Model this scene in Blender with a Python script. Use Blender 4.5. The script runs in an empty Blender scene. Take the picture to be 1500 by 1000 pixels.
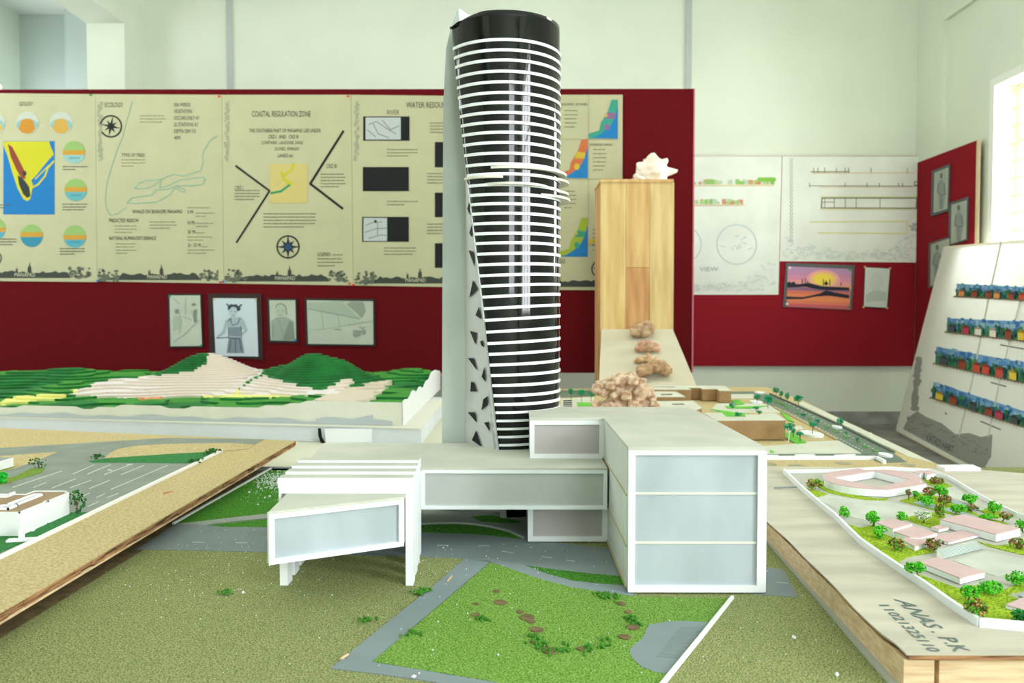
import bpy, bmesh, math, random
from mathutils import Vector, Matrix
from mathutils.geometry import tessellate_polygon
random.seed(7)
SC = bpy.context.scene
COL = SC.collection
S = 1.45                       # everything is laid out in small units, then brought to real size at the end
CZ = 0.63                      # eye height
F = 1200.0
PITCH = math.atan(40 / F); YAW = math.atan(5 / F)
CAMR = Matrix.Rotation(YAW, 3, 'Z') @ Matrix.Rotation(math.radians(90) - PITCH, 3, 'X')
EYE = Vector((0, 0, CZ))

def ray(px, py): return CAMR @ Vector(((px - 750) / F, (500 - py) / F, -1))
def G(px, py, z):
    d = ray(px, py); return EYE + d * ((z - CZ) / d.z)
def W(px, py, Y):
    d = ray(px, py); return EYE + d * (Y / d.y)
def PLN(px, py, p0, n):
    d = ray(px, py); return EYE + d * ((p0 - EYE).dot(n) / d.dot(n))
def proj(p):
    q = CAMR.transposed() @ (Vector(p) - EYE)
    return (750 + F * q.x / -q.z, 500 - F * q.y / -q.z)
def inpoly(x, y, poly):
    r = False; n = len(poly)
    for i in range(n):
        x1, y1 = poly[i]; x2, y2 = poly[(i + 1) % n]
        if (y1 > y) != (y2 > y) and x < (x2 - x1) * (y - y1) / (y2 - y1) + x1: r = not r
    return r
def lerp(a, b, t): return a + (b - a) * t
def interp(x, tab):
    if x <= tab[0][0]: return tab[0][1]
    for (a, b), (c, d) in zip(tab, tab[1:]):
        if x <= c: return lerp(b, d, (x - a) / (c - a))
    return tab[-1][1]

# ------------------------------------------------------------------ materials
def lin(c): 
    c = c / 255.0
    return c / 12.92 if c <= 0.04045 else ((c + 0.055) / 1.055) ** 2.4
MATS = {}
def mat(name, rgb, rough=0.75, var=0.0, scale=30, rgb2=None, bump=0.0, bscale=None, metal=0.0, spec=0.3, coat=0, stretch=None, detail=4, trans=0, lo=0.35, hi=0.65):
    if name in MATS: return MATS[name]
    m = bpy.data.materials.new(name); m.use_nodes = True
    nt = m.node_tree; b = nt.nodes['Principled BSDF']
    c = [lin(v) for v in rgb] + [1]
    b.inputs['Base Color'].default_value = c
    b.inputs['Roughness'].default_value = rough
    b.inputs['Metallic'].default_value = metal
    b.inputs['Specular IOR Level'].default_value = spec
    if trans: b.inputs['Transmission Weight'].default_value = trans
    if coat: b.inputs['Coat Weight'].default_value = coat
    if var or rgb2 or bump:
        tc = nt.nodes.new('ShaderNodeTexCoord'); mp = nt.nodes.new('ShaderNodeMapping')
        nt.links.new(tc.outputs['Object'], mp.inputs['Vector'])
        if stretch: mp.inputs['Scale'].default_value = stretch
        n = nt.nodes.new('ShaderNodeTexNoise'); n.inputs['Scale'].default_value = scale / S; n.inputs['Detail'].default_value = detail
        nt.links.new(mp.outputs['Vector'], n.inputs['Vector'])
        if var or rgb2:
            r = nt.nodes.new('ShaderNodeValToRGB')
            if rgb2 is None: rgb2 = [max(0, v * (1 - var)) for v in rgb]
            r.color_ramp.elements[0].position = lo; r.color_ramp.elements[1].position = hi
            r.color_ramp.elements[0].color = [lin(v) for v in rgb2] + [1]
            r.color_ramp.elements[1].color = c
            nt.links.new(n.outputs['Fac'], r.inputs['Fac'])
            nt.links.new(r.outputs['Color'], b.inputs['Base Color'])
        if bump:
            n2 = n
            if bscale:
                n2 = nt.nodes.new('ShaderNodeTexNoise'); n2.inputs['Scale'].default_value = bscale / S; n2.inputs['Detail'].default_value = 3
                nt.links.new(mp.outputs['Vector'], n2.inputs['Vector'])
            bp = nt.nodes.new('ShaderNodeBump'); bp.inputs['Strength'].default_value = bump; bp.inputs['Distance'].default_value = 0.004
            nt.links.new(n2.outputs['Fac'], bp.inputs['Height']); nt.links.new(bp.outputs['Normal'], b.inputs['Normal'])
    MATS[name] = m
    return m

# ------------------------------------------------------------------ mesh building
ROOT = {}
class MB:
    def __init__(s): s.v = []; s.f = []; s.m = []
    def add(s, vs, fs, mi=0):
        o = len(s.v); s.v += [Vector(p) for p in vs]
        for f in fs: s.f.append([o + i for i in f]); s.m.append(mi)
        return s
    def box(s, a, b, mi=0, rz=0, piv=None):
        x0, y0, z0 = a; x1, y1, z1 = b
        vs = [Vector(p) for p in ((x0,y0,z0),(x1,y0,z0),(x1,y1,z0),(x0,y1,z0),(x0,y0,z1),(x1,y0,z1),(x1,y1,z1),(x0,y1,z1))]
        if rz:
            pv = Vector(piv) if piv else (vs[0] + vs[6]) / 2
            M = Matrix.Rotation(rz, 3, 'Z'); vs = [M @ (p - pv) + pv for p in vs]
        return s.add(vs, [(0,3,2,1),(4,5,6,7),(0,1,5,4),(1,2,6,5),(2,3,7,6),(3,0,4,7)], mi)
    def prism(s, pts, z0, z1, mi=0, sides=None, holes=(), cap=True):
        # pts: (x, y) outline
        loops = [[Vector((p[0], p[1], 0)) for p in pts]] + [[Vector((p[0], p[1], 0)) for p in h] for h in holes]
        flat = [p for l in loops for p in l]
        tri = tessellate_polygon(loops)
        n = len(flat)
        vs = [(p.x, p.y, z0) for p in flat] + [(p.x, p.y, z1) for p in flat]
        fs = []; ms = mi if sides is None else sides
        if cap:
            up = []
            for t in tri:
                a, b, c = (flat[i] for i in t)
                t = list(t)
                if (b - a).cross(c - a).z < 0: t = t[::-1]
                up.append([i + n for i in t])
            s.add(vs, up + [[i - n for i in t[::-1]] for t in up], mi)
        o = 0
        for li, l in enumerate(loops):
            k = len(l)
            area = sum(l[i].x * l[(i+1) % k].y - l[(i+1) % k].x * l[i].y for i in range(k))
            for i in range(k):
                q = [o+i, o+(i+1) % k, o+(i+1) % k + n, o+i+n]
                if (area < 0) != (li > 0): q = q[::-1]
                fs.append(q)
            o += k
        return s.add(vs, fs, ms)
    def slab(s, poly3, off, mi=0):
        # polygon in space thickened along vector off
        n = len(poly3); vs = [Vector(p) for p in poly3] + [Vector(p) + Vector(off) for p in poly3]
        return s.add(vs, [list(range(n))[::-1], list(range(n, 2*n))] + [[i, (i+1) % n, (i+1) % n + n, i+n] for i in range(n)], mi)
    def tube(s, pts, rad, n=6, mi=0, cap=True):
        pts = [Vector(p) for p in pts]; o = len(s.v); k = len(pts)
        for i, p in enumerate(pts):
            d = (pts[min(i+1, k-1)] - pts[max(i-1, 0)]).normalized()
            a = d.cross(Vector((0.31, 0.2, 0.93)) if abs(d.z) < .9 else Vector((1, 0, 0))).normalized(); b = d.cross(a)
            r = rad[i] if isinstance(rad, (list, tuple)) else rad
            for j in range(n):
                t = 2 * math.pi * j / n; s.v.append(p + (a * math.cos(t) + b * math.sin(t)) * r)
        for i in range(k - 1):
            for j in range(n):
                s.f.append([o+i*n+j, o+i*n+(j+1) % n, o+(i+1)*n+(j+1) % n, o+(i+1)*n+j]); s.m.append(mi)
        if cap:
            s.f.append([o + j for j in range(n)][::-1]); s.m.append(mi)
            s.f.append([o + (k-1)*n + j for j in range(n)]); s.m.append(mi)
        return s
    def octa(s, c, r, mi=0):
        c = Vector(c); M = Matrix.Rotation(random.random() * 6, 3, random.choice('XYZ')) @ Matrix.Rotation(random.random() * 6, 3, 'Z')
        k = [random.uniform(.7, 1.3) for _ in range(3)]
        d = [Vector(p) for p in ((1,0,0),(-1,0,0),(0,1,0),(0,-1,0),(0,0,1),(0,0,-1))]
        vs = [c + M @ Vector((p.x*k[0], p.y*k[1], p.z*k[2])) * r for p in d]
        return s.add(vs, [(0,2,4),(2,1,4),(1,3,4),(3,0,4),(2,0,5),(1,2,5),(3,1,5),(0,3,5)], mi)
    def disc(s, c, rx, ry, z1, mi=0, n=20, rz=0):
        pts = []
        for i in range(n):
            t = 2*math.pi*i/n; x, y = rx*math.cos(t), ry*math.sin(t)
            pts.append((c[0] + x*math.cos(rz) - y*math.sin(rz), c[1] + x*math.sin(rz) + y*math.cos(rz)))
        return s.prism(pts, c[2], z1, mi)
    def build(s, name, mats, parent=None, smooth=False):
        if not isinstance(mats, (list, tuple)): mats = [mats]
        me = bpy.data.meshes.new(name)
        off = ROOT.get(parent.name, Vector()) if parent else Vector()
        me.from_pydata([p - off for p in s.v], [], s.f)
        for m in mats: me.materials.append(m)
        me.polygons.foreach_set('material_index', s.m)
        if smooth: me.polygons.foreach_set('use_smooth', [True] * len(me.polygons))
        me.validate(); me.update()
        o = bpy.data.objects.new(name, me); COL.objects.link(o)
        if parent:
            o.parent = parent; ROOT[o.name] = off
        else: ROOT[o.name] = Vector()
        return o

def tag(o, label=None, cat=None, group=None, kind=None):
    if label: o['label'] = label
    if cat: o['category'] = cat
    if group: o['group'] = group
    if kind: o['kind'] = kind
    return o
def thing(name, label, cat, loc=(0, 0, 0), group=None):
    o = bpy.data.objects.new(name, None); COL.objects.link(o)
    o.empty_display_size = 0.05
    o.location = Vector(loc); ROOT[o.name] = Vector(loc)
    return tag(o, label, cat, group)
def struct(name, mb, m, label=None):
    o = mb.build(name, m); o['kind'] = 'structure'
    if label: o['label'] = label
    return o
def bevel(o, w, seg=1):
    b = o.modifiers.new('bevel', 'BEVEL'); b.width = w; b.segments = seg; b.limit_method = 'ANGLE'; return o

# ------------------------------------------------------------------ flat printing on a surface (sheet, board, ground)
class Ink:
    def __init__(s, p0, n, eps=0.0008):
        s.p0 = Vector(p0); s.n = Vector(n).normalized(); s.eps = eps; s.mb = MB(); s.mats = []; s.cur = 0; s.lift = 0; s.gain = 1
        if (EYE - s.p0).dot(s.n) < 0: s.n = -s.n
    def col(s, rgb, rough=.8):
        rgb = [int(v*s.gain) for v in rgb]
        m = mat('ink_%d_%d_%d' % tuple(rgb), rgb, rough)
        if m not in s.mats: s.mats.append(m)
        s.cur = s.mats.index(m); s.lift += 0.00004
        return s
    def P(s, x, y): return PLN(x, y, s.p0, s.n) + s.n * (s.eps + s.lift)
    def poly(s, pts):
        s.lift += .000006
        vs = [s.P(*p) for p in pts]
        t = tessellate_polygon([[Vector((p[0], p[1], 0)) for p in pts]])
        s.mb.add(vs, [list(a) for a in t], s.cur); return s
    def rect(s, x0, y0, x1, y1): return s.poly([(x0, y0), (x1, y0), (x1, y1), (x0, y1)])
    def line(s, pts, w):
        for (a, b) in zip(pts, pts[1:]):
            s.lift += .000006; dx, dy = b[0]-a[0], b[1]-a[1]; L = math.hypot(dx, dy) or 1
            nx, ny = -dy/L*w/2, dx/L*w/2; ex, ey = dx/L*w*.25, dy/L*w*.25
            s.mb.add([s.P(a[0]+nx-ex, a[1]+ny-ey), s.P(b[0]+nx+ex, b[1]+ny+ey), s.P(b[0]-nx+ex, b[1]-ny+ey), s.P(a[0]-nx-ex, a[1]-ny-ey)], [(0,1,2,3)], s.cur)
        return s
    def disc(s, cx, cy, rx, ry=None, a0=0, a1=360, n=24):
        ry = ry or rx
        pts = [(cx + rx*math.cos(math.radians(lerp(a0, a1, i/n))), cy + ry*math.sin(math.radians(lerp(a0, a1, i/n)))) for i in range(n + (a1-a0 < 360))]
        return s.poly(pts)
    def ring(s, cx, cy, r, w, n=28, a0=0, a1=360):
        pts = [(cx + r*math.cos(math.radians(lerp(a0, a1, i/n))), cy + r*math.sin(math.radians(lerp(a0, a1, i/n)))) for i in range(n+1)]
        return s.line(pts, w)
    def star(s, cx, cy, r, k=8, rot=0, inner=.28, alt=.72):
        pts = []
        for i in range(2*k):
            rr = r*inner if i % 2 else (r if i % 4 == 0 else r*alt)
            a = math.radians(rot) + math.pi*i/k
            pts.append((cx + rr*math.sin(a), cy - rr*math.cos(a)))
        return s.poly(pts)
    def text(s, body, quad, bold=0.0):
        cu = bpy.data.curves.new('lettering', 'FONT'); cu.body = body; cu.resolution_u = 2; cu.offset = bold
        o = bpy.data.objects.new('lettering', cu); COL.objects.link(o)
        me = bpy.data.meshes.new_from_object(o)
        bpy.data.objects.remove(o); bpy.data.curves.remove(cu)
        xs = [v.co.x for v in me.vertices]; ys = [v.co.y for v in me.vertices]
        x0, x1, y0, y1 = min(xs), max(xs), min(ys), max(ys)
        if len(quad) == 2:
            (a, b), (c, d) = quad; quad = ((a, d), (c, d), (c, b), (a, b))
        BL, BR, TR, TL = [Vector(q) for q in quad]
        vs = []
        for v in me.vertices:
            u = (v.co.x-x0)/(x1-x0); w = (v.co.y-y0)/(y1-y0)
            p = BL.lerp(BR, u).lerp(TL.lerp(TR, u), w); vs.append(s.P(p.x, p.y))
        s.mb.add(vs, [list(p.vertices) for p in me.polygons], s.cur)
        bpy.data.meshes.remove(me); return s
    def para(s, x0, x1, y, n, dy, w=1.3):      # lines of small print, too small to read
        for i in range(n):
            x = x0; e = x1 if i < n-1 else lerp(x0, x1, random.uniform(.5, .9))
            while x < e - 2:
                l = min(random.uniform(3, 10), e - x); s.line([(x, y+i*dy), (x+l, y+i*dy)], w); x += l + 1.3
        return s
    def build(s, name, parent): return s.mb.build(name, s.mats, parent)

def flats(name, polys, z, t, m, parent):          # each cut piece a part of its own
    for p in polys: flat(MB(), p, z, t).build(name, m, parent)
def flat(mb, px, z, t=0.0008, mi=0):            # a cut sheet lying at height z, outline read off as seen on that plane
    return mb.prism([G(x, y, z)[:2] for x, y in px], z - t, z, mi)
# ================================================================== materials of the room
M_wall = mat('wall_paint', (234, 241, 226), .9, .03, 2, bump=.05, bscale=60)
M_ceil = mat('ceiling_paint', (238, 241, 236), .9)
M_floor = mat('floor_stone', (150, 152, 146), .5, .25, 5)
M_marble = mat('skirting_marble', (168, 172, 166), .5, .25, 9)
M_white = mat('white_card', (236, 238, 238), .7, .02, 20)
M_winf = mat('window_frame_paint', (232, 230, 214), .6)
M_grille = mat('grille_paint', (226, 214, 160), .6)
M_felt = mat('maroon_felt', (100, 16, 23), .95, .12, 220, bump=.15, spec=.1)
M_trim = mat('pinboard_edge_trim', (206, 120, 134), .7)
M_trimw = mat('pinboard_wood_trim', (224, 206, 170), .7)
M_cream = mat('cream_sheet', (184, 182, 150), .85, .03, 6, spec=.2)
M_pale = mat('pale_sheet', (240, 244, 236), .85, .05, 4, spec=.2)
M_sketch = mat('sketch_paper', (184, 192, 178), .85, .06, 8)
M_sketchb = mat('sketch_paper_bluish', (196, 208, 216), .85, .03, 8)
M_fblk = mat('frame_black', (34, 38, 36), .6)
M_fbrn = mat('frame_brown', (50, 32, 30), .6)
M_fgry = mat('frame_grey', (92, 98, 100), .6)

# ================================================================== the room
XR = 2.3; YB = 4.70; ZT = 2.62; YF = -2.6; XL = -3.3
struct('floor', MB().box((XL-.2, YF-.2, -.1), (XR+.2, 6.0, 0)), M_floor)
struct('ceiling', MB().box((XL-.2, YF-.2, ZT), (XR+.2, 6.0, ZT+.1)), M_ceil)
cl0 = W(126.5, 33, 4.47).x; cl1 = W(182, 35, 4.47).x; zb = W(154, 34, 4.47).z
struct('wall_back', MB().box((cl1-.1, YB, 0), (XR+.15, YB+.15, ZT)), M_wall)
struct('trim_1', MB().box((cl0, 4.47, 0), (cl1, YB+.15, ZT)), M_wall, 'square pillar at the left end of the back wall')
struct('trim_2', MB().box((cl0, YF, zb), (cl1, 4.47, ZT)), M_wall, 'ceiling beam running out from the pillar')
struct('wall_alcove', MB().box((XL-.2, 5.5, 0), (cl1+.1, 5.65, ZT)).box((W(95, 60, 5.3).x, 5.3, 0), (W(128, 60, 5.3).x, 5.5, ZT)).box((cl1-.02, YB+.15, 0), (cl1+.12, 5.5, ZT)),
       mat('alcove_dim_tone', (206, 216, 214), .9))  # dim bluish light of the alcove put into its wall colour
# conduits and a shallow pilaster on the back wall
for i, x in enumerate((337, 1008.5)):
    c = W(x, 60, YB)
    struct('trim_%d' % (3+i), MB().box((c.x-.017, YB-.012, 0), (c.x+.017, YB, ZT)), mat('conduit_grey', (188, 196, 192), .6), 'flat grey cable duct up the back wall')
# window wall on the right, made round its openings
WA = (3.02, 3.95, .80, W(1440, 125, 3.95).z)     # the window in view
WB = (-1.75, -.25, .62, 1.98)                      # the next one, beside the camera
mb = MB(); ys = [YF-.2, WB[0], WB[1], WA[0], WA[1], YB+.15]
mb.box((XR, ys[0], 0), (XR+.15, ys[1], ZT)).box((XR, ys[2], 0), (XR+.15, ys[3], ZT)).box((XR, ys[4], 0), (XR+.15, ys[5], ZT))
for w in (WA, WB):
    mb.box((XR, w[0], 0), (XR+.15, w[1], w[2])).box((XR, w[0], w[3]), (XR+.15, w[1], ZT))
# raised border in the corner: pilaster and upper beam
pz = W(1373, 28, 4.40).z
mb.box((XR-.025, 4.42, 0), (XR, YB, ZT)).box((XR-.025, YF, pz), (XR, 4.42, ZT))
struct('wall_right', mb, M_wall)
mb = MB()
WL = ((2.0, 3.3), (4.55, 5.3)); lz = (.9, 2.1)      # two openings added in the unseen left wall to let fill light in
for y0, y1 in ((YF-.2, WL[0][0]), (WL[0][1], WL[1][0]), (WL[1][1], 6.0)): mb.box((XL-.15, y0, 0), (XL, y1, ZT))
for y0, y1 in WL: mb.box((XL-.15, y0, 0), (XL, y1, lz[0])).box((XL-.15, y0, lz[1]), (XL, y1, ZT))
struct('wall_left', mb, M_wall)
mb = MB()                                          # wall behind the camera with a window
mb.box((XL, YF-.15, 0), (XR, YF, .75)).box((XL, YF-.15, 2.2), (XR, YF, ZT)).box((XL, YF-.15, .75), (.75, YF, 2.2)).box((1.6, YF-.15, .75), (XR, YF, 2.2))
struct('wall_front', mb, M_wall)
struct('baseboard_back', MB().box((cl1, YB-.012, 0), (XR, YB, .072)), M_marble)
struct('baseboard_right', MB().box((XR-.037, YF, 0), (XR-.025, YB, .072)), M_marble)
def window(name, w, grille):
    o = struct(name, MB().box((XR-.02, w[0]-.035, w[3]-.004), (XR+.02, w[1]+.035, w[3]+.035)).box((XR-.02, w[0]-.035, w[2]-.035), (XR+.02, w[1]+.035, w[2]+.004))
        .box((XR-.02, w[1]-.004, w[2]+.004), (XR+.02, w[1]+.035, w[3]-.004)).box((XR-.02, w[0]-.035, w[2]+.004), (XR+.02, w[0]+.004, w[3]-.004)), mat('reveal_white', (244, 246, 240), .7))
    f = MB(); t = .03; x0 = XR+.09; x1 = XR+.12
    n = 3
    for i in range(n+1):
        y = lerp(w[0]+t/2, w[1]-t/2, i/n); f.box((x0, y-t/2, w[2]), (x1, y+t/2, w[3]))
    for z in (w[2]+t/2, w[2]+(w[3]-w[2])*.72, w[3]-t/2): f.box((x0+.004, w[0], z-t/2), (x1-.004, w[1], z+t/2))
    f.build('window_frame', M_winf, o)
    if grille:
        g = MB(); z = w[2]+.06
        while z < w[3]-.02: g.tube([(XR+.07, w[0], z), (XR+.07, w[1], z)], .005); z += .083
        g.build('window_grille', M_grille, o)
window('window_1', WA, True); window('window_2', WB, False)

# ================================================================== pinboards
YP = 3.8
b = thing('pinboard', 'long maroon felt board behind the models, hung with cream sheets', 'pinboard', (W(500, 300, YP).x, YP+.02, 0))
zt, zbm = W(500, 130.5, YP).z, W(500, 546, YP).z
xl, xr = W(-110, 300, YP).x, W(1015, 300, YP).x
MB().box((xl, YP, zbm), (xr, YP+.04, zt)).build('felt_panel', M_felt, b)
MB().box((xr, YP-.002, zbm), (xr+.006, YP+.042, zt)).build('edge_trim', M_trim, b)
for x in (xl+.25, xr-.25): MB().box((x-.02, YP+.01, 0), (x+.02, YP+.035, zbm)).box((x-.03, YP-.12, 0), (x+.03, YP+.18, .02)).build('leg', M_trimw, b)
YQ = 4.67
b2 = thing('pinboard', 'maroon felt board on the back wall, holding two pale sheets and a sunset painting', 'pinboard', (1.6, YQ, .3))
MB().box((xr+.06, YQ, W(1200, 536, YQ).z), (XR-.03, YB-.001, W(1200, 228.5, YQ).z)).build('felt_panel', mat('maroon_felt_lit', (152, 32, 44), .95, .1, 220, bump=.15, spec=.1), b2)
XS = XR - .028
b3 = thing('pinboard', 'maroon felt board on the right wall beside the window, with framed figure sketches', 'pinboard', (XS, 4.3, .3))
pA = PLN(1433, 205, Vector((XS, 0, 0)), Vector((1, 0, 0)))
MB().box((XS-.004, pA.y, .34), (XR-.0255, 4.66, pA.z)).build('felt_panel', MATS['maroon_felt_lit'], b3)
MB().box((XS-.008, pA.y-.02, .34), (XR-.0255, pA.y, pA.z)).build('edge_trim', M_trimw, b3)
XS -= .005

# ================================================================== drawing sheets on the long board
INK = (44, 48, 44); SOFT = (140, 142, 116); SKY = (70, 76, 70); MID = (110, 116, 100)
def sheet(label, x0, y0, x1, y1, Y, m, group, quad=None):
    q = quad or [(x0, y0), (x1, y0), (x1, y1), (x0, y1)]
    c = W((x0+x1)/2, y1, Y)
    t = thing('drawing_sheet', label, 'poster', c, group)
    MB().slab([W(a, b, Y-.001) for a, b in q], (0, -.003, 0)).build('paper', m, t)
    return t
def inkY(Y):
    k = Ink((0, Y-.0045, 0), (0, -1, 0)); k.gain = .88 if Y == YP else 1; return k
def pins(t, pts, Y):
    for x, y, c in pts:
        k = Ink((0, Y-.006, 0), (0, -1, 0)).col(c); k.disc(x, y, 2.2, 1.6, n=10); k.build('push_pin', t)
def skyline(t, x0, x1, yb, Y, word=True):
    k = inkY(Y).col(SKY)
    w = x1 - x0
    def px(u): return x0 + u * w
    pts = [(px(.0), yb)]
    for i in range(27):
        u = .18 + .64*i/26
        pts.append((px(u), yb - random.uniform(7, 11)*(1 if .2 < u < .8 else .7)))
    pts += [(px(.84), yb)]
    k.poly(pts)
    cx = px(.52)
    k.poly([(cx-3, yb-6), (cx-2.5, yb-16), (cx-1.2, yb-17), (cx, yb-24), (cx+1.2, yb-17), (cx+2.5, yb-16), (cx+3, yb-6)])
    k.poly([(px(.42)-1.5, yb-6), (px(.42)-1, yb-16), (px(.42), yb-12), (px(.42)+1.5, yb-16), (px(.42)+2, yb-6)])
    k.col(MID)
    for u0, u1 in ((.01, .17), (.83, .985)):
        for i in range(26):
            k.disc(px(random.uniform(u0, u1)), yb - random.uniform(0, 18)*random.random()**.5, random.uniform(1.5, 4), random.uniform(1.2, 3), n=8)
    k.col(SKY)
    for u0, u1 in ((.01, .15), (.85, .985)):
        for i in range(7): k.disc(px(random.uniform(u0, u1)), yb - random.uniform(2, 18), random.uniform(.8, 2.2), n=7)
    k.build('skyline_print', t)
    if word:
        k = inkY(Y).col((222, 222, 190)); k.lift += .0004; k.text('MANAPAD', ((px(.405), yb-7.5), (px(.565), yb-2))); k.build('lettering', t)
def sideband(t, x0, y0, y1, Y):
    k = inkY(Y).col((176, 178, 150))
    y = y0
    while y < y1:
        k.disc(x0 + random.uniform(2, 7), y, random.uniform(1, 2.6), random.uniform(1.5, 3.5), n=7); y += random.uniform(1.5, 3.5)
    k.build('margin_print', t)
def compass(t, cx, cy, r, Y, blue=False, x1=None):
    k = inkY(Y).col((34, 42, 44)); k.ring(cx, cy, r, r*.14); k.star(cx, cy, r*(1.2 if blue else 1), 8, 0 if blue else 12)
    if blue: k.col((52, 80, 120)); k.star(cx, cy, r*.6, 8, 22, .4, .8)
    k.build('compass_rose', t)

# --- sheet 1: roundels and the map of the coast
t = sheet('cream sheet with a yellow and blue coast map and round vignettes', -60, 137, 138, 410, YP, M_cream, 'cream sheets on the long board', [(-60, 136), (139.8, 138), (142.6, 413), (-60, 411)])
k = inkY(YP).col((90, 92, 78)); k.text('GEOLOGY', ((28, 149), (48, 155)))
for x, y, n in ((92, 244, 2), (92, 299, 3), (88, 364, 3), (-20, 300, 2), (-12, 350, 3)): k.para(x, x+36, y, n, 4, 1.2)
k.build('lettering', t)
k = inkY(YP)
k.col((30, 128, 200)).rect(5, 206.5, 80, 314)
k.col((216, 212, 44)).poly([(5.5, 207), (72, 207), (74, 214), (79, 226), (70, 236), (60, 248), (50, 262), (48, 272), (46, 285), (44, 292), (40, 294.5), (34, 291), (26, 276), (18, 252), (11, 227), (5.5, 214)])
k.col((30, 128, 200)).poly([(46, 264), (60, 250), (76, 234), (72, 243), (58, 256), (48, 270)])
k.col((216, 212, 44)).line([(45, 276), (56, 270), (66, 258), (70, 246), (79, 236)], 2.6)
k.line([(52, 262), (62, 252), (72, 242)], 1.8)
k.col((150, 72, 52)).poly([(11.5, 211), (18, 215), (26, 230), (35, 248), (38, 262), (32, 262), (24, 248), (16, 230)])
k.col((54, 60, 62)).poly([(26, 256), (36, 264), (43, 274), (45, 287), (40, 290), (34, 284), (28, 270)])
k.disc(36, 254, 3, 4)
k.build('coast_map', t)
def roundel(x, y, top, mid, low, split, dome=False):
    k = inkY(YP)
    k.col(top).disc(x, y, 16.5)
    if dome:
        k.col((150, 196, 196)).disc(x, y+3, 16, 9, 0, 360)
        k.col(low).poly([(x-13, y+9), (x-9, y-3), (x-4, y-6), (x+5, y-6), (x+9, y-2), (x+12, y+9), (x+7, y+14.5), (x, y+16), (x-7, y+14.5)])
    else:
        k.col(low).disc(x, y, 16.5, None, 0, 180)
        k.col(mid).poly([(x-16.3, y-3+split), (x+16.3, y-3+split), (x+16, y+4+split), (x-16, y+4+split)])
        k.col((60, 150, 176))
        for i in range(4): k.line([(x-7+i*4, y+9), (x-4+i*4, y+7.5)], 1.5)
    k.build('roundel', t)
OR, LB, GR = (214, 164, 62), (108, 182, 190), (158, 196, 116)
roundel(40, 180, (206, 214, 200), OR, (214, 148, 50), 0, True); roundel(89.5, 180, (206, 214, 200), OR, (218, 176, 84), 0, True); roundel(-9, 180, (206, 214, 200), OR, (218, 186, 70), 0, True)
roundel(108.5, 223, GR, OR, (156, 206, 204), 0); roundel(111, 278, GR, OR, LB, -1); roundel(46.5, 345, GR, OR, (60, 150, 180), -2); roundel(109.5, 346, GR, OR, (92, 176, 196), 1); roundel(-8, 335, GR, OR, (92, 176, 196), 1)
skyline(t, -55, 134, 407, YP); compass(t, -8, 378, 10, YP); pins(t, [(133, 139, (40, 140, 70))], YP)

# --- sheet 2: ecology
t = sheet('cream sheet headed ecology with a thin blue coastline drawing, second from the left', 142, 138, 324, 413, YP, M_cream, 'cream sheets on the long board', [(140.2, 138), (325, 139), (328, 415), (143, 412)])
k = inkY(YP).col((84, 88, 72)); k.text('ECOLOGY', ((154, 150), (180, 157)))
for i, s in enumerate(('SEA WEEDS', 'VEGETATION', 'OCCURS ONLY AT', '22 STATIONS AT', 'DEPTH 20M TO', '40M')):
    k.text(s, ((255, 150.5+i*9.7), (255+(24, 26, 37, 36, 32, 9)[i], 156+i*9.7)))
k.text('TYPES OF TREES', ((178, 224.5), (212, 229.5)))
k.col(INK).text('WHALES ON SEASHORE MANAPAD', ((194, 307), (267, 312.5))); k.text('PREDICTED REASON', ((160, 320), (203, 325.5))); k.text('NATURAL HUMAN DISTURBANCE', ((160, 346), (229, 351.5)))
for s, x1, y in (('5 MI', 283, 308), ('10 MI', 285, 323.5), ('20 MI', 286, 337), ('25 - 35 MI', 294, 356.5)): k.text(s, ((275, y), (x1, y+5)))
k.build('lettering', t)
k = inkY(YP).col((150, 152, 122))
for x0, x1, y, n in ((205, 243, 169.5, 3), (178, 213, 234, 3), (168, 200, 331, 3), (219, 259, 325, 3), (170, 200, 357, 4), (275, 318, 304, 1), (287, 315, 312, 2), (287, 312, 327, 2), (287, 307, 341, 1), (275, 314, 347, 2), (296, 312, 361, 1), (275, 314, 366, 2)): k.para(x0, x1, y, n, 4.6, 1.1)
k.build('small_print', t)
k = inkY(YP).col((150, 196, 170))
k.line([(194, 148), (186, 175), (180, 200), (172, 218), (165, 240), (158, 262), (154, 290), (156, 306), (162, 315), (172, 313), (186, 303)], 1.1)
k.line([(318, 199), (308, 205), (300, 218), (296, 228), (298, 236), (294, 250), (280, 254), (268, 258), (256, 255), (244, 259), (238, 262), (226, 264), (214, 264), (204, 268), (197, 276), (214, 276), (226, 271), (236, 264), (234, 275), (246, 272), (262, 264), (296, 259), (301, 262), (296, 270), (282, 272), (258, 272), (246, 277), (228, 278), (222, 286), (204, 288), (192, 290), (186, 297), (198, 298), (230, 296), (250, 284), (256, 275), (270, 282), (272, 278), (258, 273)], 1.2)
k.build('coastline_drawing', t)
compass(t, 162.5, 185, 15.5, YP); sideband(t, 142, 150, 235, YP); skyline(t, 143, 323, 410, YP); pins(t, [(321, 141, (210, 60, 40)), (143, 411, (60, 110, 190)), (323, 413, (210, 60, 40))], YP)

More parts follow.
